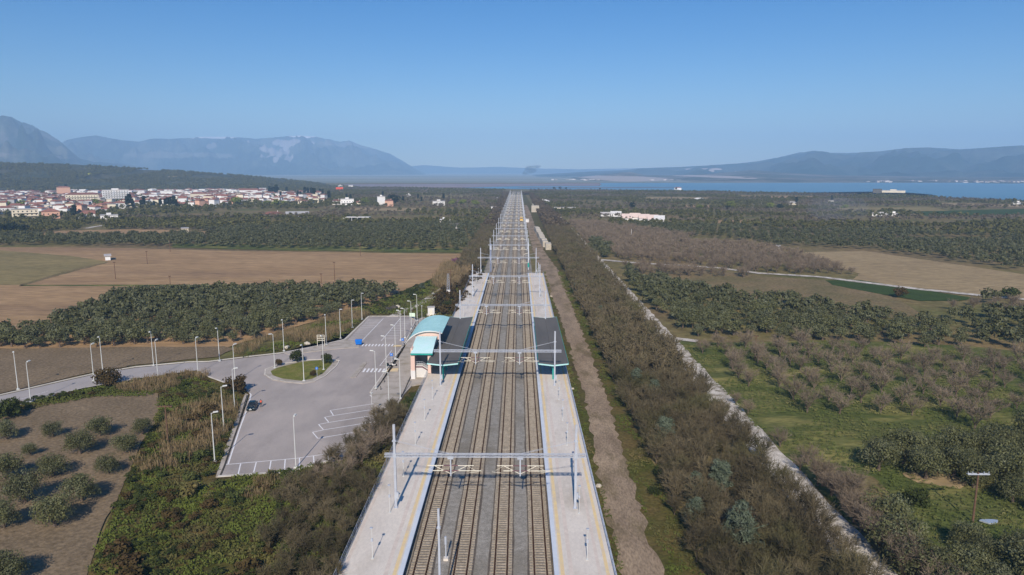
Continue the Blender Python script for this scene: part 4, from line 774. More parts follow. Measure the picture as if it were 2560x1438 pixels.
curb('kerb', [(0, 1028), (33, 1018), (78, 1005), (131, 991), (204, 972), (319, 952), (393, 940), (470, 929)], .35, M['kerb'])
curb('kerb', [(505, 931), (523, 943), (568, 959.5), (584, 965)], .3, M['kerb'])
curb('kerb', [(923, 791), (1032, 791)], .5, M['kerb']); curb('kerb', [(545, 1192), (720, 1181), (870, 1140)], .5, M['kerb'])
sheet('pavement', [(707, 880), (800, 864), (866, 846), (910, 800), (918, 791), (924, 791), (866, 850), (900, 857), (897, 868), (850, 871), (790, 878), (720, 886)], ZA + .125, M['pave'], 0, thick=-.2)
sheet('pavement', [(621, 986), (573, 1130), (553, 1191), (540, 1191), (560, 1130), (602, 1010), (614, 983)], ZA + .06, M['pave'], .06, 3, thick=-.2)
ribbon('kerb', [(618, 990), (598, 1060), (562, 1165), (551, 1191)], .25, ZA - .1, M['dark'], 0, thick=.19, step=50)
sheet('plaza', [(935, 1012), (927, 981), (972, 917), (1014, 857), (1043, 798), (1062, 792), (1095, 792), (1080, 900), (1062, 958), (1030, 964), (1010, 985), (985, 1030), (970, 1038)], ZA + .14, M['pave'], 0, thick=-.25)
curb('kerb', [(926, 982), (971, 917), (1013, 857), (1040, 800)], .3, M['kerb'], .17); ribbon('drain', [(1003, 994), (1030, 935), (1038, 918)], .3, ZA + .15, M['dark'], .03, step=2)
ribbon('drain', [(940, 975), (985, 912), (1010, 870), (1040, 812)], .22, ZA + .15, M['dark'], .05, step=1.5)
ISL = [(662, 937), (663.5, 924), (680, 918), (700, 911), (734, 906), (774, 900), (820, 899), (849, 902), (840, 917), (814, 940), (787, 953.5), (757, 959), (714, 955), (680, 949)]
ISG = [(677, 928), (690, 920), (754, 904), (800, 900.5), (824, 903), (832, 907), (807, 934), (780, 947), (754, 952), (707, 947), (682, 938)]
sheet('roundabout', ISL, ZA + .13, M['pave'], 0, thick=-.2); sheet('roundabout_grass', ISG, ZA + .16, M['islandgrass'], .1, 2)
scatter('lawn_grass', ISG, .45, tuft, mat('lawn_tufts', S(116, 112, 52), S(100, 102, 46), .3), .25, .5, None, label='short mown grass on the roundabout', cat='grass', zs=.7)
curb('kerb', ISL[:8], .28, M['kerb'], .15); curb('kerb', ISL[7:] + ISL[:1], .28, M['kerb'], .145)
sheet('traffic_island', [(876, 943), (882, 936), (908, 906), (916, 904), (917, 908), (890, 942), (882, 944)], ZA + .12, M['pave'], 0, thick=-.2)
ZM = ZA + .008
LN = MB()
def zl(a, b, w=.19, z=ZM):
    p, q_ = G(a[0], a[1], z), G(b[0], b[1], z); d = (q_ - p).normalized(); n_ = Vector((-d.y, d.x, 0)) * w / 2; vs = [p + n_, q_ + n_, q_ - n_, p - n_]; LN.quad(*vs[::-1])
def zp(pts, w=.19):
    for a, b in zip(pts, pts[1:]): zl(a, b, w)
Z4 = lambda x, y: (520 + x / 2.995, 740 + y / 2.995)
zp([Z4(*p) for p in ((313, 728), (322, 740), (305, 810), (235, 1000), (150, 1260))], .24); zp([Z4(*p) for p in ((135, 1262), (400, 1239), (660, 1216), (900, 1180))])
for a, b in (((245, 1255), (225, 1337)), ((362, 1243), (342, 1320)), ((472, 1234), (458, 1313)), ((578, 1225), (572, 1303)), ((685, 1214), (685, 1285)), ((790, 1198), (795, 1270)), ((895, 1182), (905, 1250))): zl(Z4(*a), Z4(*b))
for pl_ in (((1345, 822), (1310, 796), (915, 857), (940, 896), (1345, 832)), ((940, 896), (873, 908), (905, 947), (1345, 878)), ((905, 947), (828, 962), (865, 1003), (1345, 925)), ((865, 1003), (783, 1020), (822, 1067), (1300, 985)), ((1395, 750), (1240, 770), (1213, 742), (1370, 719))): zp([Z4(*p) for p in pl_])
Z8 = lambda x, y: (880 + x / 7.99, 780 + y / 7.99)
zl(Z8(625, 130), Z8(200, 575), .18); zl(Z8(965, 130), Z8(585, 575), .18); zl(Z8(795, 770), Z8(555, 1075), .15)
for i in range(12):
    t_ = (i + .5) / 12; u = t_ ** 1.25; y = 150 + 415 * u; zl(Z8(605 - 400 * (y - 150) / 445, y), Z8(350 - 375 * (y - 110) / 400, y), .2)
for i in range(9):
    t_ = (i + .5) / 9; u = t_ ** 1.2; y = 150 + 400 * u; zl(Z8(950 - 380 * (y - 150) / 445, y), Z8(1170 - 330 * (y - 190) / 420, y), .2)
for y in (835, 915, 995, 1075): zl(Z8(795 - (y - 770) * .79, y), Z8(905 - (y - 835) * .62, y), .12)
for i in range(10): x = 185 + i * 65.5; LN.quad(*[G(*Z8(*c), ZM) for c in ((x + 0, 685), (x + 30, 685), (x + 62, 642), (x + 32, 642))])
for i in range(6): x = 200 + i * 77.5; LN.quad(*[G(*Z8(*c), ZM) for c in ((x, 1203), (x + 40, 1203), (x + 88, 1130), (x + 48, 1130))])
ribpts = [(0, 1012), (70, 993), (120, 978)]; zp(ribpts, .12)
bmx = LN.mesh('parking_lines', M['line']); tag(link('road_markings', bmx), kind='structure')
rl = MB(); yl = [ISL[i] for i in range(len(ISL))] 
for pts in (((985, 863), (1016, 862), (1014, 866), (983, 867)), ((970, 921), (996, 921), (994, 929), (967, 929))): rl.quad(*[G(x, y, ZA + .146) for x, y in pts][::-1])
tag(rl.build('tactile_paving', M['yellow']), kind='structure')
# street lamps
lpole = MB().tube((0, 0, 0), (0, 0, 8.5), .1, .055, 8).box(-.28, .28, -.28, .28, -.1, .12).mesh('pole', M['lamp']); larm = MB().tube((0, 0, 8.35), (.45, 0, 8.6), .05, .04, 6).mesh('arm', M['lamp'])
hb = MB(); hb.v = [(.3, -.17, 8.5), (1.1, -.2, 8.58), (1.1, .2, 8.58), (.3, .17, 8.5), (.3, -.12, 8.7), (1.05, -.15, 8.74), (1.05, .15, 8.74), (.3, .12, 8.7)]; hb.f = [(3, 2, 1, 0), (4, 5, 6, 7), (0, 1, 5, 4), (1, 2, 6, 5), (2, 3, 7, 6), (3, 0, 4, 7)]
lhead = hb.mesh('lamp_head', M['lamp']); lgl = MB().box(.5, .9, -.1, .1, 8.49, 8.515).mesh('lamp_glass', M['lampglass'])
LAMPS = [(45, 973, 'north side of the road, leftmost', 5.3), (77, 1005, 'south side of the road, leftmost', 1.5), (235, 952, 'south side of the road beside the round brown bush', 1.4), (257, 928, 'north side of the road, second from the left', 5), (384, 913, 'north side of the road, third from the left', 4.9), (394.7, 940, 'south side of the road, right of the brown bush', 1.5), (495, 933, 'south side of the road before the roundabout', 1.5), (549, 902, 'at the kerb where road and car park meet', 4.8),
 (588, 953, 'behind the brown bush at the car park corner', 1.2), (687, 920, 'at the left tip of the roundabout', 3.9), (587, 1024, 'behind the parked dark car', .3), (560, 1077, 'on the left edge of the car park, middle', .3), (537, 1155, 'on the left edge of the car park, nearest corner', .3), (710, 877, 'beside the reeds at the upper kerb', 4.9), (760, 952, 'at the near edge of the roundabout lawn', 4.7), (809, 924, 'at the right edge of the roundabout lawn', 4.7), (816, 862, 'behind the roundabout by the lattice sign', 4.9),
 (851.5, 846, 'left of the white bays, nearest of three', 5.6), (881, 818.5, 'left of the white bays, middle of three', 5.6), (905, 798, 'left of the white bays, farthest', 5.6), (740, 1168, 'standing among the bays at the bottom kerb', 1.5), (940, 971, 'at the corner of the plaza kerb', 3.1), (966, 927, 'on the plaza kerb by the near crossing', 3.1), (989, 894, 'on the plaza kerb by the small blue sign', 3.1), (1001, 996, 'on the plaza next to the green shrubs', 3.1), (973, 1034, 'beside the bay corner below the plaza', 3.1), (1002, 850, 'on the plaza kerb by the far crossing', 3.1), (1012.5, 844, 'on the plaza kerb beside the planted strip', 3.1), (1028.5, 822, 'behind the curved roof by the white board', 3.1), (1043, 802, 'behind the curved roof, farthest on the plaza', 3.1)]
for x, y, w, a in LAMPS:
    p = G(x, y, GZ + .1); t = empty('street_lamp', p, a + YAW, 'tall grey street lamp ' + w, 'street lamp', 'street lamps of the station road and car park')
    link('pole', lpole, parent=t); ar = link('arm', larm, parent=t); h_ = link('lamp_head', lhead, parent=t); link('lamp_glass', lgl, parent=h_)
for x, y, w in ((930.7, 1040, 'half hidden behind the bare trees at the bays'), (1055, 800, 'just behind the curved teal roof')):
    p = G(x, y, GZ); t = empty('lamp_post', p, 0, 'short grey lamp post ' + w, 'lamp'); MB().tube((0, 0, 0), (0, 0, 4.6), .07, .05, 6).build('pole', M['lamp'], t); MB().tube((0, 0, 4.5), (0, 0, 4.75), .2, .28, 8).build('lamp_head', M['lamp'], t)
# car
def loft(secs, closed=True):
    b = MB(); n = len(secs[0])
    for s in secs: b.v += s
    for i in range(len(secs) - 1):
        for j in range(n): k = (j + 1) % n; b.f.append((i * n + j, i * n + k, (i + 1) * n + k, (i + 1) * n + j))
    b.f.append(tuple(range(n))[::-1]); b.f.append(tuple(range((len(secs) - 1) * n, len(secs) * n))); return b
def sec(y, w, z0, z1, t=.86): return [(-w, y, z0), (-w * 1.0, y, (z0 + z1) / 2), (-w * t, y, z1), (w * t, y, z1), (w * 1.0, y, (z0 + z1) / 2), (w, y, z0)]
cp = G(631, 1021, ZA); car = empty('parked_car', cp, R(11), 'dark green-black saloon car parked on the white line of the car park', 'car')
loft([sec(-2.2, .7, .35, .62), sec(-2.05, .82, .25, .72), sec(-1.3, .87, .22, .86), sec(-.7, .88, .2, .92), sec(1.2, .88, .2, .95), sec(1.9, .84, .25, .93), sec(2.2, .74, .38, .8)]).build('body', M['blackp'], car, smooth=False)
loft([sec(-1.05, .72, .86, .9, .95), sec(-.35, .7, .88, 1.38, .78), sec(.75, .7, .88, 1.42, .78), sec(1.55, .7, .9, .97, .9)]).build('windows', M['glass'], car)
loft([sec(-.38, .58, 1.37, 1.42, .9), sec(.2, .6, 1.41, 1.46, .9), sec(.8, .58, 1.4, 1.45, .9)]).build('roof', M['blackp'], car)
for sx in (-1, 1):
    for y in (-1.35, 1.35): w_ = MB().tube((sx * .72, y, .31), (sx * .9, y, .31), .31, n=14).build('wheel', M['tyre'], car); MB().tube((sx * .9, y, .31), (sx * .915, y, .31), .19, n=10).build('rim', M['chrome'], w_)
    MB().box(sx * .56 - .17, sx * .56 + .17, -2.13, -2.02, .56, .7).build('headlight', M['chrome'], car); MB().box(sx * .6 - .14, sx * .6 + .14, 2.14, 2.22, .6, .74).build('tail_light', M['maroon'], car); MB().box(sx * .98 - .08, sx * .98 + .08, -.75, -.6, .92, 1.05).build('wing_mirror', M['blackp'], car)
MB().box(-.26, .26, -2.24, -2.2, .4, .52).build('number_plate', M['white'], car); MB().box(-.14, .14, -2.2, -2.08, .56, .68).build('grille', M['chrome'], car)
# person
def skinned(name, verts, edges, rad, m, parent=None, sub=1):
    me = bpy.data.meshes.new(name); me.from_pydata(verts, edges, []); me.materials.append(m); o = link(name, me, None, parent)
    md = o.modifiers.new('skin', 'SKIN'); s = o.modifiers.new('sub', 'SUBSURF'); s.levels = sub; s.render_levels = sub
    for i, r in enumerate(rad): me.skin_vertices[0].data[i].radius = (r, r * .9)
    me.skin_vertices[0].data[0].use_root = True; return o
pp_ = G(653, 1018.5, ZA); per = empty('person', pp_, R(-160), 'person in an orange high-visibility vest standing beside the dark car', 'person')
V_ = [(0, 0, .95), (0, 0, 1.15), (0, 0, 1.38), (0, 0, 1.50), (0, -.01, 1.58), (0, -.02, 1.68)]; E_ = [(0, 1), (1, 2), (2, 3), (3, 4), (4, 5)]; Rr = [.15, .14, .16, .06, .085, .085]
def add(p, r, par): V_.append(p); Rr.append(r); E_.append((par, len(V_) - 1)); return len(V_) - 1
for s in (-1, 1):
    h = add((s * .1, 0, .9), .1, 0); k_ = add((s * .12, -.03 * s, .5), .062, h); a_ = add((s * .13, .02, .09), .045, k_); add((s * .15, -.14, .04), .04, a_)
    sh = add((s * .19, 0, 1.42), .062, 2); el = add((s * .27, .03, 1.14), .045, sh); wr = add((s * .27, -.06, .9), .032, el); pa = add((s * .265, -.08, .83), .034, wr)
    for f_ in range(4): k2 = add((s * .265 + 0, -.055 - f_ * .018, .77), .009, pa); add((s * .262, -.06 - f_ * .018, .725 + abs(f_ - 1.5) * .008), .008, k2)
    th_ = add((s * .245, -.115, .8), .011, pa); add((s * .235, -.125, .765), .009, th_)
skinned('body', V_, E_, Rr, M['cloth'], per)
skinned('vest', [(0, 0, 1.0), (0, 0, 1.2), (0, 0, 1.4), (.13, 0, 1.46), (-.13, 0, 1.46)], [(0, 1), (1, 2), (2, 3), (2, 4)], [.185, .18, .185, .085, .085], M['orange'], per)
skinned('face', [(0, -.035, 1.58), (0, -.035, 1.69)], [(0, 1)], [.084, .082], M['skin'], per); skinned('hair', [(0, .02, 1.64), (0, .005, 1.73)], [(0, 1)], [.088, .08], M['hair'], per)
for s in (-1, 1): MB().cbox((s * .032, -.125, 1.665), (.022, .012, .014)).build('eye', M['hair'], per)
MB().cbox((0, -.133, 1.635), (.025, .03, .04)).build('nose', M['skin'], per); MB().cbox((0, -.12, 1.598), (.05, .012, .012)).build('mouth', M['maroon'], per)
# dumpster, signs, bikes
p = G(897, 862, ZA + .12); t = empty('dumpster', p, .1, 'bright blue wheeled rubbish container at the zebra crossing', 'dumpster'); loft([[(-.75, -.5, .2), (.75, -.5, .2), (.75, .5, .2), (-.75, .5, .2)], [(-.9, -.65, 1.2), (.9, -.65, 1.2), (.9, .65, 1.2), (-.9, .65, 1.2)]]).build('bin', M['blue'], t); loft([[(-.95, -.7, 1.22), (.95, -.7, 1.22), (.95, .7, 1.22), (-.95, .7, 1.22)], [(-.9, -.3, 1.5), (.9, -.3, 1.5), (.9, .45, 1.5), (-.9, .45, 1.5)]]).build('lid', M['blue'], t)
for sx in (-.6, .6):
    for sy in (-.4, .4): MB().tube((sx - .05, sy, .1), (sx + .05, sy, .1), .1, n=8).build('wheel', M['tyre'], t)
def sign(x, y, h, kind, lb, m, zb=ZA):
    p = G(x, y, zb); t = empty('road_sign', p, 0, lb, 'sign'); MB().tube((0, 0, 0), (0, 0, h), .04, n=6).build('pole', M['steel'], t)
    if kind == 'round':
        f = MB().tube((0, -.09, h - .35), (0, -.05, h - .35), .34, n=18).build('disc', m, t); MB().box(-.05, .05, -.1, -.092, h - .55, h - .15).quad((-.14, -.1, h - .3), (.14, -.1, h - .3), (0, -.1, h - .1)).build('arrow', M['white'], f)
    elif kind == 'square': f = MB().box(-.35, .35, -.1, -.05, h - .75, h).build('panel', m, t); MB().box(-.12, -.04, -.11, -.102, h - .62, h - .14).box(-.035, .12, -.11, -.102, h - .2, h - .14).box(-.035, .12, -.11, -.102, h - .42, h - .36).box(.06, .12, -.11, -.102, h - .355, h - .205).build('letter', M['white'], f)
sign(793, 944, 2.6, 'round', 'round blue arrow sign on a post at the roundabout lawn', M['blue']); sign(979, 905, 2.3, 'square', 'square blue parking sign at the middle bays', M['blue']); sign(1007, 866, 2.3, 'square', 'square blue sign on the plaza by the far crossing', M['blue'], ZA + .1)
p = G(803, 866, GZ); t = empty('sign_frame', p, 0, 'empty pale ladder-like sign frame behind the roundabout', 'sign frame')
for x in (-1, 1): MB().box(x - .05, x + .05, -.05, .05, 0, 3.2).build('post', M['tube'], t)
for z in (1.6, 2.1, 2.6, 3.1): MB().box(-.945, .945, -.03, .03, z, z + .12).build('slat', M['tube'], t)
p = G(1031, 800, GZ); t = empty('notice_board', p, -.2, 'small pale green notice board behind the curved roof', 'board'); MB().box(-.95, .95, -.06, .0, 1.1, 2.3).build('panel', mat('pale_green_board', S(198, 222, 190)), t)
for x in (-.8, .8): MB().box(x - .05, x + .05, .002, .1, 0, 2.3).build('post', M['steel'], t)
for i, (x, y, lb) in enumerate(((972.5, 916, 'dark motor scooter parked at the plaza kerb, left of the pair'), (984, 915.5, 'black and white motor scooter parked at the plaza kerb, right of the pair'))):
    p = G(x, y, ZA + .14); t = empty('scooter', p, R(80 + 20 * i), lb, 'scooter'); dm = M['blackp']
    for yy in (-.62, .62): w_ = MB().tube((-.06, yy, .26), (.06, yy, .26), .26, n=12).build('wheel', M['tyre'], t)
    loft([[(-.1, -.5, .35), (.1, -.5, .35), (.1, -.5, .55), (-.1, -.5, .55)], [(-.16, -.1, .25), (.16, -.1, .25), (.16, -.1, .35), (-.16, -.1, .35)], [(-.18, .2, .25), (.18, .2, .25), (.16, .2, .72), (-.16, .2, .72)], [(-.12, .8, .5), (.12, .8, .5), (.1, .8, .75), (-.1, .8, .75)]]).build('body', M['white'] if i else dm, t)
    MB().box(-.14, .14, .05, .75, .73, .82).build('seat', M['tyre'], t); MB().tube((0, -.62, .3), (0, -.42, 1.0), .05, n=6).tube((-.3, -.4, 1.0), (.3, -.4, 1.0), .025, n=5).build('handlebar', M['tyre'], t)
for i in range(12):
    t_ = i / 11; x = 946 + 94 * t_; y = 975 - 165 * t_ ** .9; p = G(x + 6, y, ZA + .14); t = tag(MB().tube((0, 0, 0), (0, 0, .8), .09, .08, 8).tube((0, 0, .8), (0, 0, .86), .11, .03, 8).build('bollard', M['dark']), 'small dark bollard on the plaza edge', 'bollard', 'bollards along the plaza kerb'); t.location = p
# ------------------------------------------------------------------ small things around the station
p = G(1078, 788, GZ); t = empty('utility_kiosk', p, .15, 'small white concrete kiosk with grey roof behind the station', 'kiosk'); MB().box(-1.1, 1.1, -.9, .9, 0, 2.7).build('wall', M['white'], t); MB().box(-1.25, 1.25, -1.05, 1.05, 2.71, 2.9).build('roof', M['flat'], t); MB().box(-.5, .4, -.94, -.905, .1, 2.1).build('door', M['tube'], t); MB().box(-1.5, 1.5, -1.3, 1.3, -.2, .35).build('plinth', M['conc'], t)
def tpole(x, yb, yt, lb, cw=3.2, lattice=False, m=None, z=GZ, arms=1, double=False, D=None):
    p = G(x, yb, z); D_ = math.hypot(p.x, p.y); H = P(x, yt, D_).z - z; t = empty('utility_pole', p, 0, lb, 'utility pole')
    if lattice:
        b = MB()
        for sx, sy in ((-1, -1), (1, -1), (1, 1), (-1, 1)): b.tube((sx * .55, sy * .55, 0), (sx * .3, sy * .3, H), .06, n=4)
        for i in range(12):
            z0, z1 = H * i / 12, H * (i + 1) / 12; r0, r1 = .55 - .25 * i / 12, .55 - .25 * (i + 1) / 12
            for sx, sy, ux, uy in ((-1, -1, 1, -1), (1, -1, 1, 1), (1, 1, -1, 1), (-1, 1, -1, -1)): b.tube((sx * r0, sy * r0, z0), (ux * r1, uy * r1, z1), .04, n=3)
        b.build('lattice', m or M['steel'], t); MB().box(-.7, .7, -.7, .7, -.2, 1.6).build('footing', M['white'], t)
    else: MB().tube((0, 0, -.2), (0, 0, H), .16, .11, 8).build('pole', m or M['wood'], t)
    for a in range(arms):
        z_ = H - .25 - a * 1.0; MB().box(-cw / 2, cw / 2, -.17, -.122 + .0, z_ - .07, z_ + .07).box(-cw / 2, cw / 2, .122, .17, z_ - .07, z_ + .07).build('crossarm', M['steel'] if double else M['wood'], t)
        for s in (-1, -.55, .55, 1): MB().tube((s * cw * .47, 0, z_ + .05), (s * cw * .47, 0, z_ + .35), .07, .05, 6).build('insulator', M['chrome'] if double else M['dark'], t)
    return t
tpole(420, 1102, 1012, 'leaning wooden pole with a T crossarm beside the olive field', 2.6); tpole(2432, 1303, 1178, 'wooden pole with a pale double crossarm above the dark olives at right', 3.0, double=True)
tpole(1887, 0 + 900, 838, 'thin brown pole at the edge of the right olive grove', 1.2)
tpole(1121, 735, 684, 'blue-grey lattice pole at the end of the rough track', 1.4, True); tpole(1127, 730, 672, 'brown wooden double pole beside the lattice pole', 2.4, arms=2)
for x, yb, yt, w in ((289, 697, 655, 'leaning, below the small white field hut'), (368.5, 660, 628, 'with dark foot patch, middle left'), (425.5, 629, 600, 'pale, at the olive belt edge'), (426, 715, 690, 'at the lower margin of the field'), (837, 702, 655, 'tall and thin, right middle'), (803.5, 709, 684, 'with pale top, near the dense grove'), (901, 639, 608, 'at the upper edge, right half'), (833, 560, 530, 'beyond the olive belt, left of two'), (840, 561, 531, 'beyond the olive belt, right of two'), (978, 556, 533, 'beyond the long white shed')): tpole(x, yb, yt, 'thin pole in the tan field ' + w if yb > 600 else 'dark thin pole ' + w, 1.0, m=M['wood'])
tpole(1578, 598, 572, 'black and white banded mast among the bare orchards', .6, m=M['white'])
tag(MB().prism([(1.1 * math.cos(a) * (1 + .3 * math.sin(3 * a)), .7 * math.sin(a) * (1 + .2 * math.cos(2 * a))) for a in np.linspace(0, 6.0, 14)], 0, .18).build('plastic_sheet', M['chrome'], loc=G(2475, 1306)), 'crumpled bright white sheet lying in the grass right of the pole', 'sheet')
for x, y, s, lb in ((1497, 1217, .45, 'pale rock beside the right railing'), (1432, 973, .35, 'small pale stone by the right railing, farther up'), (1378, 742, .5, 'pale stone at the verge by the far right railing'), (768, 862, .9, 'pale boulder among the reeds'), (718, 870, .7, 'white rubble by the upper kerb'), (985, 772, 1.3, 'dark grey boulder beside the rough track'), (972, 775, 1.1, 'darker rubble heap left of the boulder'), (994, 770, 1.0, 'pale rubble right of the dark boulder'), (1033, 797, .8, 'white boulder at the far kerb of the car park')):
    g = MB(); me = bpy.data.meshes.new('rock'); bm = bmesh.new(); bmesh.ops.create_icosphere(bm, subdivisions=2, radius=s)
    for v in bm.verts: v.co *= 1 + .35 * MN.noise(v.co * (1.6 / s) + Vector((x, y, 0))); v.co.z *= .7
    bm.to_mesh(me); bm.free(); o = link('rock', me, M['block'] if 'dark' not in lb[:6] else M['dark']); o.location = G(x, y) + Vector((0, 0, s * .3)); tag(o, lb, 'rock')
# stacks beside the far track
for i in range(9):
    y = 428 + i * 15.5; x = 12.6 + 2.9 * (1 - i / 9) + (0 if i else 1.2); p = empty('concrete_stack', (x + 1.6, y, GZ), .05 * (i % 3), 'pale concrete slab stack by the far dirt track, number %s from the near end' % ['one', 'two', 'three', 'four', 'five', 'six', 'seven', 'eight', 'nine'][i], 'slab stack', 'stacks beside the far dirt track')
    for k in range(5): MB().box(-1.7 + RS.uniform(-.1, .1), 1.7, -5.2, 5.2 + RS.uniform(-.4, .4), k * .75 + .02 * k, k * .75 + .7).build('slab', M['block'], p)
p = empty('concrete_stack', (20, 820, GZ), 0, 'distant stack of pale concrete blocks left of the thicket', 'slab stack')
for k in range(5): MB().box(-5, 5 - .3 * k, -6, 6, k * 1.5, k * 1.5 + 1.4).build('slab', M['block'], p)
t = empty('rail_machine', (2.72, 655, 0), 0, 'small yellow rail vehicle on the far right-hand track', 'rail vehicle'); MB().box(-1.4, 1.4, -3.5, 3.5, 1.0, 2.2).build('body', M['yellowp'], t); MB().box(-1.3, 1.3, -1.5, 1.5, 2.21, 4.0).build('cab', M['yellowp'], t); MB().box(-1.1, 1.1, -1.56, -1.51, 2.7, 3.6).build('window', M['glass'], t)
for y in (-2.4, 2.4): MB().tube((-.85, y, .6), (.85, y, .6), .42, n=10).build('wheel', M['tyre'], t)
t = empty('equipment_cabin', (8.2, 655, GZ), 0, 'white equipment cabin beside the far track', 'cabin'); MB().box(-1.6, 1.6, -2, 2, 0, 3).build('wall', M['white'], t); MB().box(-1.8, 1.8, -2.2, 2.2, 3.01, 3.2).build('roof', M['flat'], t)
# ------------------------------------------------------------------ houses
def house(p, w, d, h, kind, rz, wall, roof, name, label, cat, group=None, windows=False, over=.5, zb=GZ):
    t = empty(name, (p[0], p[1], zb), rz, label, cat, group); a, b_ = w / 2, d / 2
    wl = MB().box(-a, a, -b_, b_, 0, h); n = max(1, int(h / 3.0))
    if kind == 'flat':
        wl.build('wall', wall, t); MB().box(-a - over, a + over, -b_ - over, b_ + over, h + .01, h + .35).build('roof', roof, t)
        if w > 9 and RS.uniform() < .6: MB().box(-a * .3, a * .25, -b_ * .3, b_ * .3, h + .36, h + 2.2).build('stair_tower', wall, t)
    elif kind == 'hip':
        wl.build('wall', wall, t); o_ = over; rh = min(w, d) * .22; k = max(0, (w - d) / 2) if w > d else 0; k2 = max(0, (d - w) / 2) if d > w else 0; r = MB()
        r.v = [(-a - o_, -b_ - o_, h + .01), (a + o_, -b_ - o_, h + .01), (a + o_, b_ + o_, h + .01), (-a - o_, b_ + o_, h + .01), (-k - .01, -k2, h + rh), (k + .01, -k2, h + rh), (k + .01, k2 + .01, h + rh), (-k - .01, k2 + .01, h + rh)]
        r.f = [(3, 2, 1, 0), (0, 1, 5, 4), (1, 2, 6, 5), (2, 3, 7, 6), (3, 0, 4, 7), (4, 5, 6, 7)]; ro = r.build('roof', roof, t)
        if RS.uniform() < .5: MB().box(a * .4, a * .4 + .7, -.35, .35, h + rh * .4, h + rh + .9).build('chimney', wall, ro)
    else:
        rh = d * .24 if kind == 'gable' else w * .2; wl.build('wall', wall, t); o_ = over; r = MB()
        if kind == 'gable': r.v = [(-a - o_, -b_ - o_, h - .1), (a + o_, -b_ - o_, h - .1), (a + o_, 0, h + rh), (-a - o_, 0, h + rh), (a + o_, b_ + o_, h - .1), (-a - o_, b_ + o_, h - .1)]; r.f = [(0, 1, 2, 3), (3, 2, 4, 5), (0, 3, 5), (1, 4, 2), (5, 4, 1, 0)]
        else: r.v = [(-a - o_, -b_ - o_, h - .1), (-a - o_, b_ + o_, h - .1), (0, b_ + o_, h + rh), (0, -b_ - o_, h + rh), (a + o_, b_ + o_, h - .1), (a + o_, -b_ - o_, h - .1)]; r.f = [(0, 3, 2, 1), (3, 5, 4, 2), (0, 5, 3), (1, 2, 4), (0, 1, 4, 5)]
        r.build('roof', roof, t)
    if windows:
        for f in range(n):
            k = max(2, int(w / 3.4))
            for i in range(k): x = -a + w * (i + .5) / k; MB().box(x - .55, x + .55, -b_ - .04, -b_ - .003, f * 3 + 1.0, f * 3 + 2.3).build('window', M['glass'], t)
        for f in range(1, n): MB().box(-a * .9, a * .9, -b_ - 1.2, -b_ - .045, f * 3 - .1, f * 3 + .05).box(-a * .9, a * .9, -b_ - 1.25, -b_ - 1.15, f * 3 + .051, f * 3 + .9).build('balcony', wall, t)
    return t
def bld(x0, x1, yt, yb, kind, wall, roof, label, d=10, windows=True, name='house', cat='house', rz=0, rf=.25, over=.5, group=None):
    p = G((x0 + x1) / 2, yb); D_ = math.hypot(p.x, p.y); ppm = FPX / D_; w = (x1 - x0) / ppm; Ht = (yb - yt) / ppm
    h = Ht - (0 if kind == 'flat' else min(w, d) * .2) - (d * .03 if 1 else 0); u = Vector((p.x, p.y, 0)).normalized() * d / 2
    return house(p + u, w, d, max(2.2, h), kind, rz - math.atan2(p.x, p.y), wall, roof, name, label, cat, group, windows, over)
Wt, Wc, Wp, Wg, RR, FL = M['wallw'], M['wallc'], M['wallp'], M['wallg'], M['roofred'], M['flat']
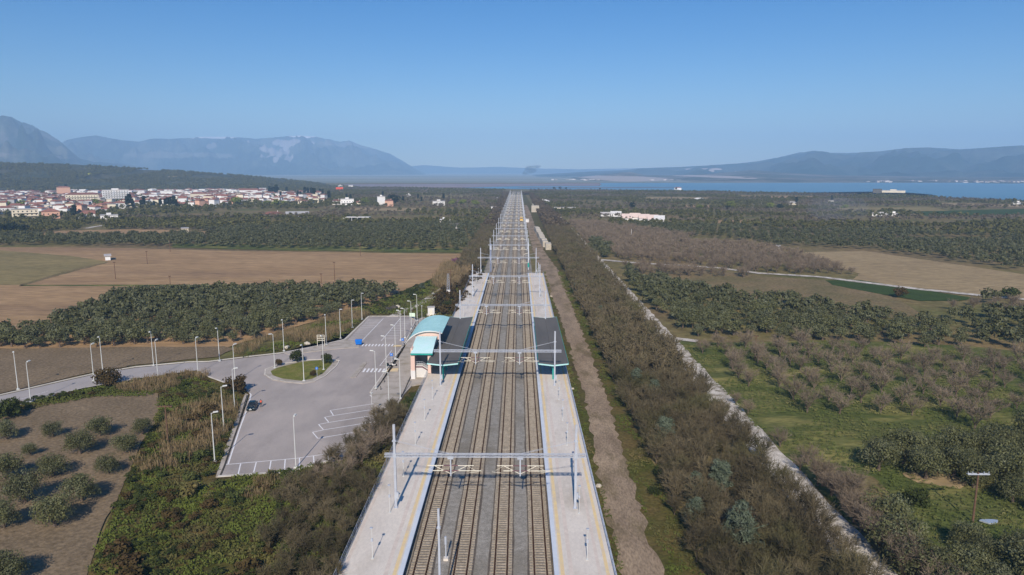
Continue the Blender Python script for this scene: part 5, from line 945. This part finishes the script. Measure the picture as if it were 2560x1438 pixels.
BL = [(42, 87, 527, 548, 'flat', Wc, FL, 'long cream flat-roofed building at the near left edge of the town'), (112, 144, 526, 547, 'hip', Wp, RR, 'peach two-storey house with overhanging roof on the town edge'), (202, 233, 530, 545, 'gable', Wt, RR, 'white two-storey house with red gabled roof standing apart at the town edge'), (257, 290, 539, 548, 'flat', Wt, FL, 'low white shed at the right end of the near town edge'),
 (266, 316, 479, 506, 'flat', Wt, FL, 'biggest white multi-storey block in the town, left of the dark cypresses'), (177, 237, 486, 509, 'hip', Wc, RR, 'large cream building with orange roof in the middle of the town'), (297, 317, 506, 522, 'hip', Wt, RR, 'white balconied house left of the dark cypress clump'), (602, 642, 473, 487, 'gable', Wt, RR, 'long white hall with a pale red roof at the back of the town'), (657, 683, 486, 498, 'gablex', Wt, FL, 'white gabled church-like hall at the right of the town'), (645, 664, 471, 480, 'gable', Wt, FL, 'white-roofed shed behind the hall at the back of the town'),
 (0, 30, 519, 535, 'hip', Wt, RR, 'red-roofed house at the left picture edge'), (148, 172, 470, 490, 'hip', Wp, RR, 'orange building below the lone cypress at the back of the town'), (400, 432, 468, 474, 'flat', Wc, FL, 'pale low sheds at the foot of the hill'), (480, 512, 482, 499, 'hip', Wc, RR, 'blue-shaded house with bright red roof in the town centre'), (455, 475, 491, 502, 'hip', Wg, FL, 'grey domed-looking block in the town centre'), (404, 428, 479, 492, 'flat', Wt, FL, 'white slab block with blue side in the town centre'),
 (854, 872, 547, 557, 'flat', Wt, FL, 'white end block of the long shed in the olives'), (1097, 1125, 550, 556, 'flat', Wt, M['white'], 'low white-roofed shed among the olives near the railway'), (1128, 1150, 563, 572, 'gable', Wg, M['roofgrey'], 'grey-roofed small barn below the white shed'), (1228, 1240, 517, 528, 'flat', Wt, FL, 'white cubic house beside the left thicket'), (1240, 1249, 522, 528, 'flat', Wt, FL, 'low white wing of the cubic house'),
 (944, 963, 492, 514, 'flat', Wt, FL, 'white three-storey villa right of the town'), (963, 983, 499, 516, 'hip', Wp, RR, 'peach house with orange roof beside the white villa'), (832, 853, 499, 512, 'hip', Wt, RR, 'white house with tan gable left of the villas'), (853, 884, 498, 513, 'flat', Wt, FL, 'white flat-roofed house with a tree in front'), (886, 904, 503, 511, 'hip', Wc, RR, 'pale pink house among trees right of the white ones'), (1082, 1112, 503, 514, 'flat', Wt, FL, 'pale ruin-like house beside the cypress near the railway'),
 (841, 857, 469, 477, 'gable', M['orange'], M['orange'], 'bright orange-red shed far right of the town'), (1016, 1028, 487, 491, 'flat', Wt, FL, 'tiny white shed in the far olives'), (657, 708, 532, 542, 'hip', Wt, RR, 'low white farmhouse with reddish roofs in the olives'), (718, 770, 533, 542, 'gable', Wt, Wg, 'long grey-white roofed barn next to the farmhouse'), (456, 470, 572, 582, 'flat', Wc, FL, 'small pinkish-white hut in the olive belt'),
 (1735, 1760, 495, 502, 'hip', Wt, M['white'], 'white tent-like hall far on the right plain'), (1502, 1525, 533, 541, 'gable', Wt, FL, 'small white house left of the long factory roofs'), (1527, 1552, 529, 542, 'gable', Wt, M['white'], 'white gabled house beside the long factory'), (1386, 1438, 519, 526, 'flat', Wc, FL, 'long low pale building beside the right thicket'), (1342, 1376, 500, 508, 'hip', Wt, M['white'], 'white shed roofs just right of the railway, far away'), (1332, 1347, 510, 515, 'flat', Wt, FL, 'tiny white shed by the far railway'),
 (1972, 1989, 505, 512, 'gable', Wc, FL, 'small cream house with a cypress behind it'), (2070, 2082, 502, 507, 'flat', Wt, FL, 'tiny white house below the dark spire-like cypress'), (2181, 2200, 534, 541, 'flat', Wt, FL, 'white hut at the left of the row on the right plain'), (2202, 2222, 533, 541, 'gable', Wt, FL, 'white hut in the middle of the row on the right plain'), (2224, 2245, 535, 541, 'flat', Wt, FL, 'white hut at the right of the row on the right plain'), (2211, 2256, 477, 482, 'flat', Wc, M['white'], 'long low white building on the spit by the sea'), (2184, 2202, 474, 483, 'flat', M['roofgrey'], M['roofgrey'], 'dark tank block beside the white building on the spit'), (2537, 2553, 507, 511, 'flat', Wt, FL, 'small white house near the right shore'), (1686, 1703, 468, 475, 'hip', Wt, RR, 'little white house among trees at the near shore'), (846, 856, 464, 469, 'flat', Wt, FL, 'small white house behind the orange shed'), (872, 882, 463, 468, 'gable', Wt, FL, 'small white house at the edge of the mudflats'), (1941, 1949, 623, 627, 'flat', Wt, FL, 'small white hut at the corner of the pale field'), (265, 275, 643, 651, 'flat', Wt, FL, 'tiny white and red field hut in the tan field')]
for e in BL: bld(*e[:8], d=13 if e[1] - e[0] > 30 else 9, windows=(e[3] > 500 and e[1] - e[0] > 20), name='hut' if 'hut' in e[7] else ('shed' if 'shed' in e[7] or 'barn' in e[7] else 'house'), cat='hut' if 'hut' in e[7] else ('shed' if 'shed' in e[7] or 'barn' in e[7] else 'house'))
for k, (x, y) in enumerate(((1555, 548), (1575, 546), (1598, 549), (1620, 551), (1636, 553))): bld(x, x + 24, y - 3, y + 3, 'gable', Wt, M['palepink'] if k < 4 else M['white'], 'factory hall with pale pink roof, %s of five from the left' % ['first', 'second', 'third', 'fourth', 'fifth'][k], d=16, windows=False, name='factory_hall', cat='factory', group='factory halls on the right plain')
p = G(888, 556); t = empty('open_shed', p, 0, 'long open-fronted shed with a white roof among the olives', 'shed'); MB().box(-9, 13, 0, 8, 4.4, 4.9).build('roof', M['white'], t); MB().box(-9, 13, 7, 7.4, 0, 4.38).build('back_wall', M['dark'], t)
for i in range(5): MB().box(-8.8 + i * 5.35, -8.4 + i * 5.35, .2, .6, 0, 4.38).build('post', M['white'], t)
# the town's other houses
tw = fill([(-40, 484), (600, 478), (700, 482), (800, 486), (820, 502), (770, 512), (640, 512), (520, 520), (380, 516), (300, 524), (240, 535), (-40, 540)], 14, .36, .2, sy=22)
tw = tw[nz2(tw, 60, 40, 51) > -.22]; tw = tw[np.argsort(np.hypot(tw[:, 0], tw[:, 1]))]; print('town', len(tw)); tws = tw[245:]; tw = tw[:245]; cl = {0: ('white', Wt), 1: ('white', Wt), 2: ('cream', Wc), 3: ('peach', Wp), 4: ('pale grey', Wg), 5: ('white', Wt), 6: ('cream', Wc)}
for i, p in enumerate(tw):
    px_ = proj(p)
    if any(e[0] - 6 < px_[0] < e[1] + 6 and e[3] - 2 < px_[1] < e[3] + 5 for e in BL): continue
    cn, wm_ = cl[RS.randint(7)]; kd = ['hip', 'hip', 'gable', 'hip', 'flat'][RS.randint(5)]; st_ = [1, 1, 2, 2, 3][RS.randint(5)]; w, d = RS.uniform(7, 11.5), RS.uniform(7, 10)
    seg = 'left' if px_[0] < 220 else ('middle' if px_[0] < 480 else 'right'); row = 'front' if px_[1] > 512 else ('central' if px_[1] > 497 else 'back')
    rn = 'flat roof' if kd == 'flat' else ('red hip roof' if kd == 'hip' else 'red gable roof')
    house(p, w, d, 3.0 * st_ + .6, kd, RS.uniform(-.5, .5), wm_, FL if kd == 'flat' else RR, 'house', '%s %s-storey house with %s in the town, %s rows, %s' % (cn, ['one', 'two', 'three'][st_ - 1], rn, row, seg), 'house', 'houses of the town', windows=False)
hw, hr = [], []
def bq(x0, x1, y0, y1, z0, z1): return [(x0, y0, z0), (x1, y0, z0), (x1, y0, z1), (x0, y0, z1), (x1, y0, z0), (x1, y1, z0), (x1, y1, z1), (x1, y0, z1), (x1, y1, z0), (x0, y1, z0), (x0, y1, z1), (x1, y1, z1), (x0, y1, z0), (x0, y0, z0), (x0, y0, z1), (x0, y1, z1), (x0, y0, z1), (x1, y0, z1), (x1, y1, z1), (x0, y1, z1)]
wallT = [np.array(bq(-a, a, -b, b, 0, h), float) for a, b, h in ((5, 5, 4.2), (6, 5, 6), (6, 5, 7), (4.5, 5, 5))]
def hq(a, b, h, rh): return np.array([(-a, -b, h), (a, -b, h), (.5, 0, h + rh), (-.5, 0, h + rh), (a, -b, h), (a, b, h), (.5, 0, h + rh), (.5, 0, h + rh), (a, b, h), (-a, b, h), (-.5, 0, h + rh), (.5, 0, h + rh), (-a, b, h), (-a, -b, h), (-.5, 0, h + rh), (-.5, 0, h + rh)], float)
roofT = [hq(5.6, 5.6, 4.2, 1.5), hq(6.6, 5.6, 6, 1.6)]
if len(tws):
    st8 = RS.get_state(); s1 = RS.uniform(.8, 1.15, len(tws)); r1 = RS.uniform(-.5, .5, len(tws)); kd_ = np.array([0, 1, 0, 1, 1, 0, 2, 3])[RS.randint(0, 8, len(tws))]; V1, mi = [], []
    for j in range(4):
        q_ = tws[(kd_ % 4) == j]; 
        if not len(q_): continue
        k_ = (kd_ % 4) == j; a_ = stamp([wallT[j]], q_, s1[k_], r1[k_]); V1.append(a_); mi += [0 if j != 3 else 1] * (len(a_) // 4)
        if j < 2: b1 = stamp([roofT[j]], q_, s1[k_], r1[k_]); V1.append(b1); mi += [2] * (len(b1) // 4)
    me = npmesh('town_houses', np.concatenate(V1), 4, Wt); me.materials.append(Wc); me.materials.append(RR); me.polygons.foreach_set('material_index', np.array(mi, np.int32)); tag(link('town_houses', me), 'small distant houses at the back of the town, white walls and red roofs', 'houses', kind='stuff')
# trees of the town
cym = [tpl_mesh('cypress_crown', t, M['cypress']) for t in CY]; rtm = [tpl_mesh('round_crown', leafcloud(4.2, 8, .8, 22, 420, 1.0, 1000 + i), M['yellowgreen']) for i in range(3)]; dkm = [tpl_mesh('dark_crown', leafcloud(4.2, 8, .8, 22, 420, 1.0, 1010 + i), M['cypress']) for i in range(2)]; tkm = trunkm['olive'][0]
def ctree(x, yb, yt, ms, name, lb, cat, H0, wk=1.0, group=None):
    p = G(x, yb); D_ = math.hypot(p.x, p.y); h = max(2, (P(x, yt, D_).z - GZ)); s = h / H0; t = empty(name, p, 0, lb, cat, group); c = link('crown', ms[RS.randint(len(ms))], parent=t); c.scale = (s * wk, s * wk, s); c.rotation_euler.z = x; u = link('trunk', tkm, parent=t); u.scale = (1, 1, 1)
CYP = [(166, 483, 462), (325, 522, 487), (319, 522, 492), (332, 520, 498), (353, 520, 500), (361, 520, 492), (402, 521, 498), (414, 521, 498), (420, 521, 495), (427, 522, 494), (436, 522, 492), (441, 522, 499), (386, 520, 503), (188, 546, 514), (182, 546, 521), (645, 482, 469), (674, 487, 467), (680, 486, 468), (686, 488, 468), (692, 489, 463), (717, 486, 468), (702, 498, 481), (745, 498, 478), (752, 498, 480), (762, 488, 468), (770, 490, 470), (779, 490, 470), (786, 500, 472), (800, 488, 473), (807, 492, 474), (823, 502, 478), (867, 500, 485), (877, 501, 486), (957, 494, 479), (1008, 508, 491), (1045, 500, 486), (1054, 508, 493), (1109, 502, 485), (1991, 512, 493), (2079, 505, 489)]
for i, (x, b_, t_) in enumerate(CYP):
    near_ = min(((abs(e[0] / 2 + e[1] / 2 - x) + 3 * abs(e[3] - b_)), e[7]) for e in BL)[1]
    ctree(x, b_, t_, cym, 'cypress', 'dark slender cypress near the ' + ' '.join(near_.split()[:9]), 'cypress', 10.2, 1.7, 'cypresses in and around the town')
for x, b_, t_, lb, ms in ((50, 523, 498, 'wide brownish-green tree at the left of the town', rtm), (20, 522, 502, 'olive-brown tree at the far left of the town', rtm), (128, 510, 498, 'round dark green tree between red roofs', dkm), (240, 517, 496, 'broad green tree in front of the cream building', rtm), (252, 522, 502, 'green tree right of the broad one by the cream building', rtm), (150, 530, 514, 'dark tree in front of the left town houses', dkm), (225, 528, 512, 'dark bushy tree at the town edge', dkm), (592, 516, 490, 'bright yellow-green tree on the town right side', rtm), (690, 517, 496, 'broad green tree in front of the gabled hall', rtm), (665, 516, 500, 'green tree left of the broad one by the hall', rtm), (712, 516, 500, 'dark olive-green tree at the right of the town', rtm), (912, 512, 492, 'yellow-green tree between the villas', rtm), (985, 514, 486, 'big dark pine behind the peach house', dkm), (1130, 516, 496, 'yellow-brown poplar group, left one', rtm), (1155, 516, 497, 'yellow-brown poplar group, middle one', rtm), (1190, 518, 498, 'yellow-brown poplar group, right one', rtm), (12, 586, 556, 'very dark pine at the left edge beyond the tan field', dkm), (35, 585, 553, 'very dark pine, second from the left edge', dkm), (58, 586, 560, 'very dark rounded pine at the end of the pine clump', dkm), (1825, 524, 501, 'large bright green tree on the right plain', rtm), (1580, 522, 506, 'dark tree left of the large green tree', dkm), (1750, 527, 508, 'brown-green tree row on the right plain', rtm), (1925, 524, 506, 'green tree right of the large green tree', rtm), (1950, 525, 508, 'dark green tree pair on the right plain', dkm), (2110, 526, 510, 'greyish tree by the blue smoke', rtm), (1400, 474, 467, 'dark tree row on the far shore spit, left', dkm), (1385, 474, 467, 'dark tree on the shore, leftmost', dkm), (1415, 474, 468, 'dark tree on the shore, third', dkm), (1500, 475, 470, 'small dark tree clump on the shore', dkm), (1690, 476, 469, 'dark shore trees beside the little white house', dkm), (2475, 500, 494, 'dark tree at the right shore', dkm)):
    ctree(x, b_, t_, ms, 'tree', lb, 'tree', 8.0, 1.15)
# gardens between the houses
gp = fill([(-60, 482), (820, 480), (905, 505), (780, 524), (600, 526), (300, 548), (-60, 550)], 12, .4)
rest('town_gardens', gp[nz2(gp, 60, 40, 77) > -.25], 1.3, OLF, OLF, M['olive_far'], M['olive_far'], 100, 'garden trees and shrubs between the houses of the town', 'garden trees')
# far coast
fb = MB()
for k in range(210):
    c_ = [(1455, 60, 451), (1530, 50, 449), (1600, 60, 450), (1690, 70, 450), (1790, 70, 451), (1860, 40, 452), (2205, 35, 455), (2330, 60, 454), (2480, 70, 455.5), (2545, 40, 456)][RS.randint(10)]
    p = G(c_[0] + RS.normal() * c_[1] * .5, c_[2] + RS.uniform(-1.4, 1.4), GZ); s = RS.uniform(4, 10); fb.box(p.x - s, p.x + s, p.y - 5, p.y + 5, GZ - 1, GZ + RS.uniform(2, 5) + max(0, (3400 - 0) * 0))
tag(fb.build('far_town', mat('far_white_walls', S(196, 190, 186), S(150, 140, 132), .02, lo=.45, hi=.55)), 'white buildings strung along the far coast', 'far town', kind='stuff')
# ------------------------------------------------------------------ smoke
def puff(name, pts, col, dens, lb):
    m = bpy.data.materials.new(name + '_air'); m.use_nodes = True; n = m.node_tree; n.nodes.clear(); o = n.nodes.new('ShaderNodeOutputMaterial'); v = n.nodes.new('ShaderNodeVolumePrincipled'); v.inputs['Color'].default_value = col; v.inputs['Density'].default_value = dens; n.links.new(v.outputs[0], o.inputs['Volume'])
    bm = bmesh.new()
    for c_, r_ in pts: bmesh.ops.create_icosphere(bm, subdivisions=3, radius=1, matrix=Matrix.Translation(c_) @ Matrix.Diagonal((r_[0], r_[1], r_[2], 1)))
    for vv in bm.verts: vv.co += Vector((1, 1, 1)) * MN.noise(vv.co * .06) * pts[0][1][2] * .35
    me = bpy.data.meshes.new(name); bm.to_mesh(me); bm.free(); tag(link(name, me, m), lb, 'smoke', kind='stuff')
puff('smoke_plume', [(P(1327, 424, 5200), (46, 40, 30)), (P(1314, 433, 5200), (26, 30, 16)), (P(1340, 417, 5200), (34, 30, 14))], (.08, .1, .14, 1), .012, 'small dark smoke cloud above the far plain')
q = G(2100, 545); puff('smoke_haze', [(P(2095, 522, q.y), (30, 20, 12)), (P(2085, 508, q.y), (22, 20, 8)), (P(2102, 540, q.y), (14, 14, 7))], (.6, .7, .85, 1), .004, 'thin bluish smoke drifting over the right olive groves')
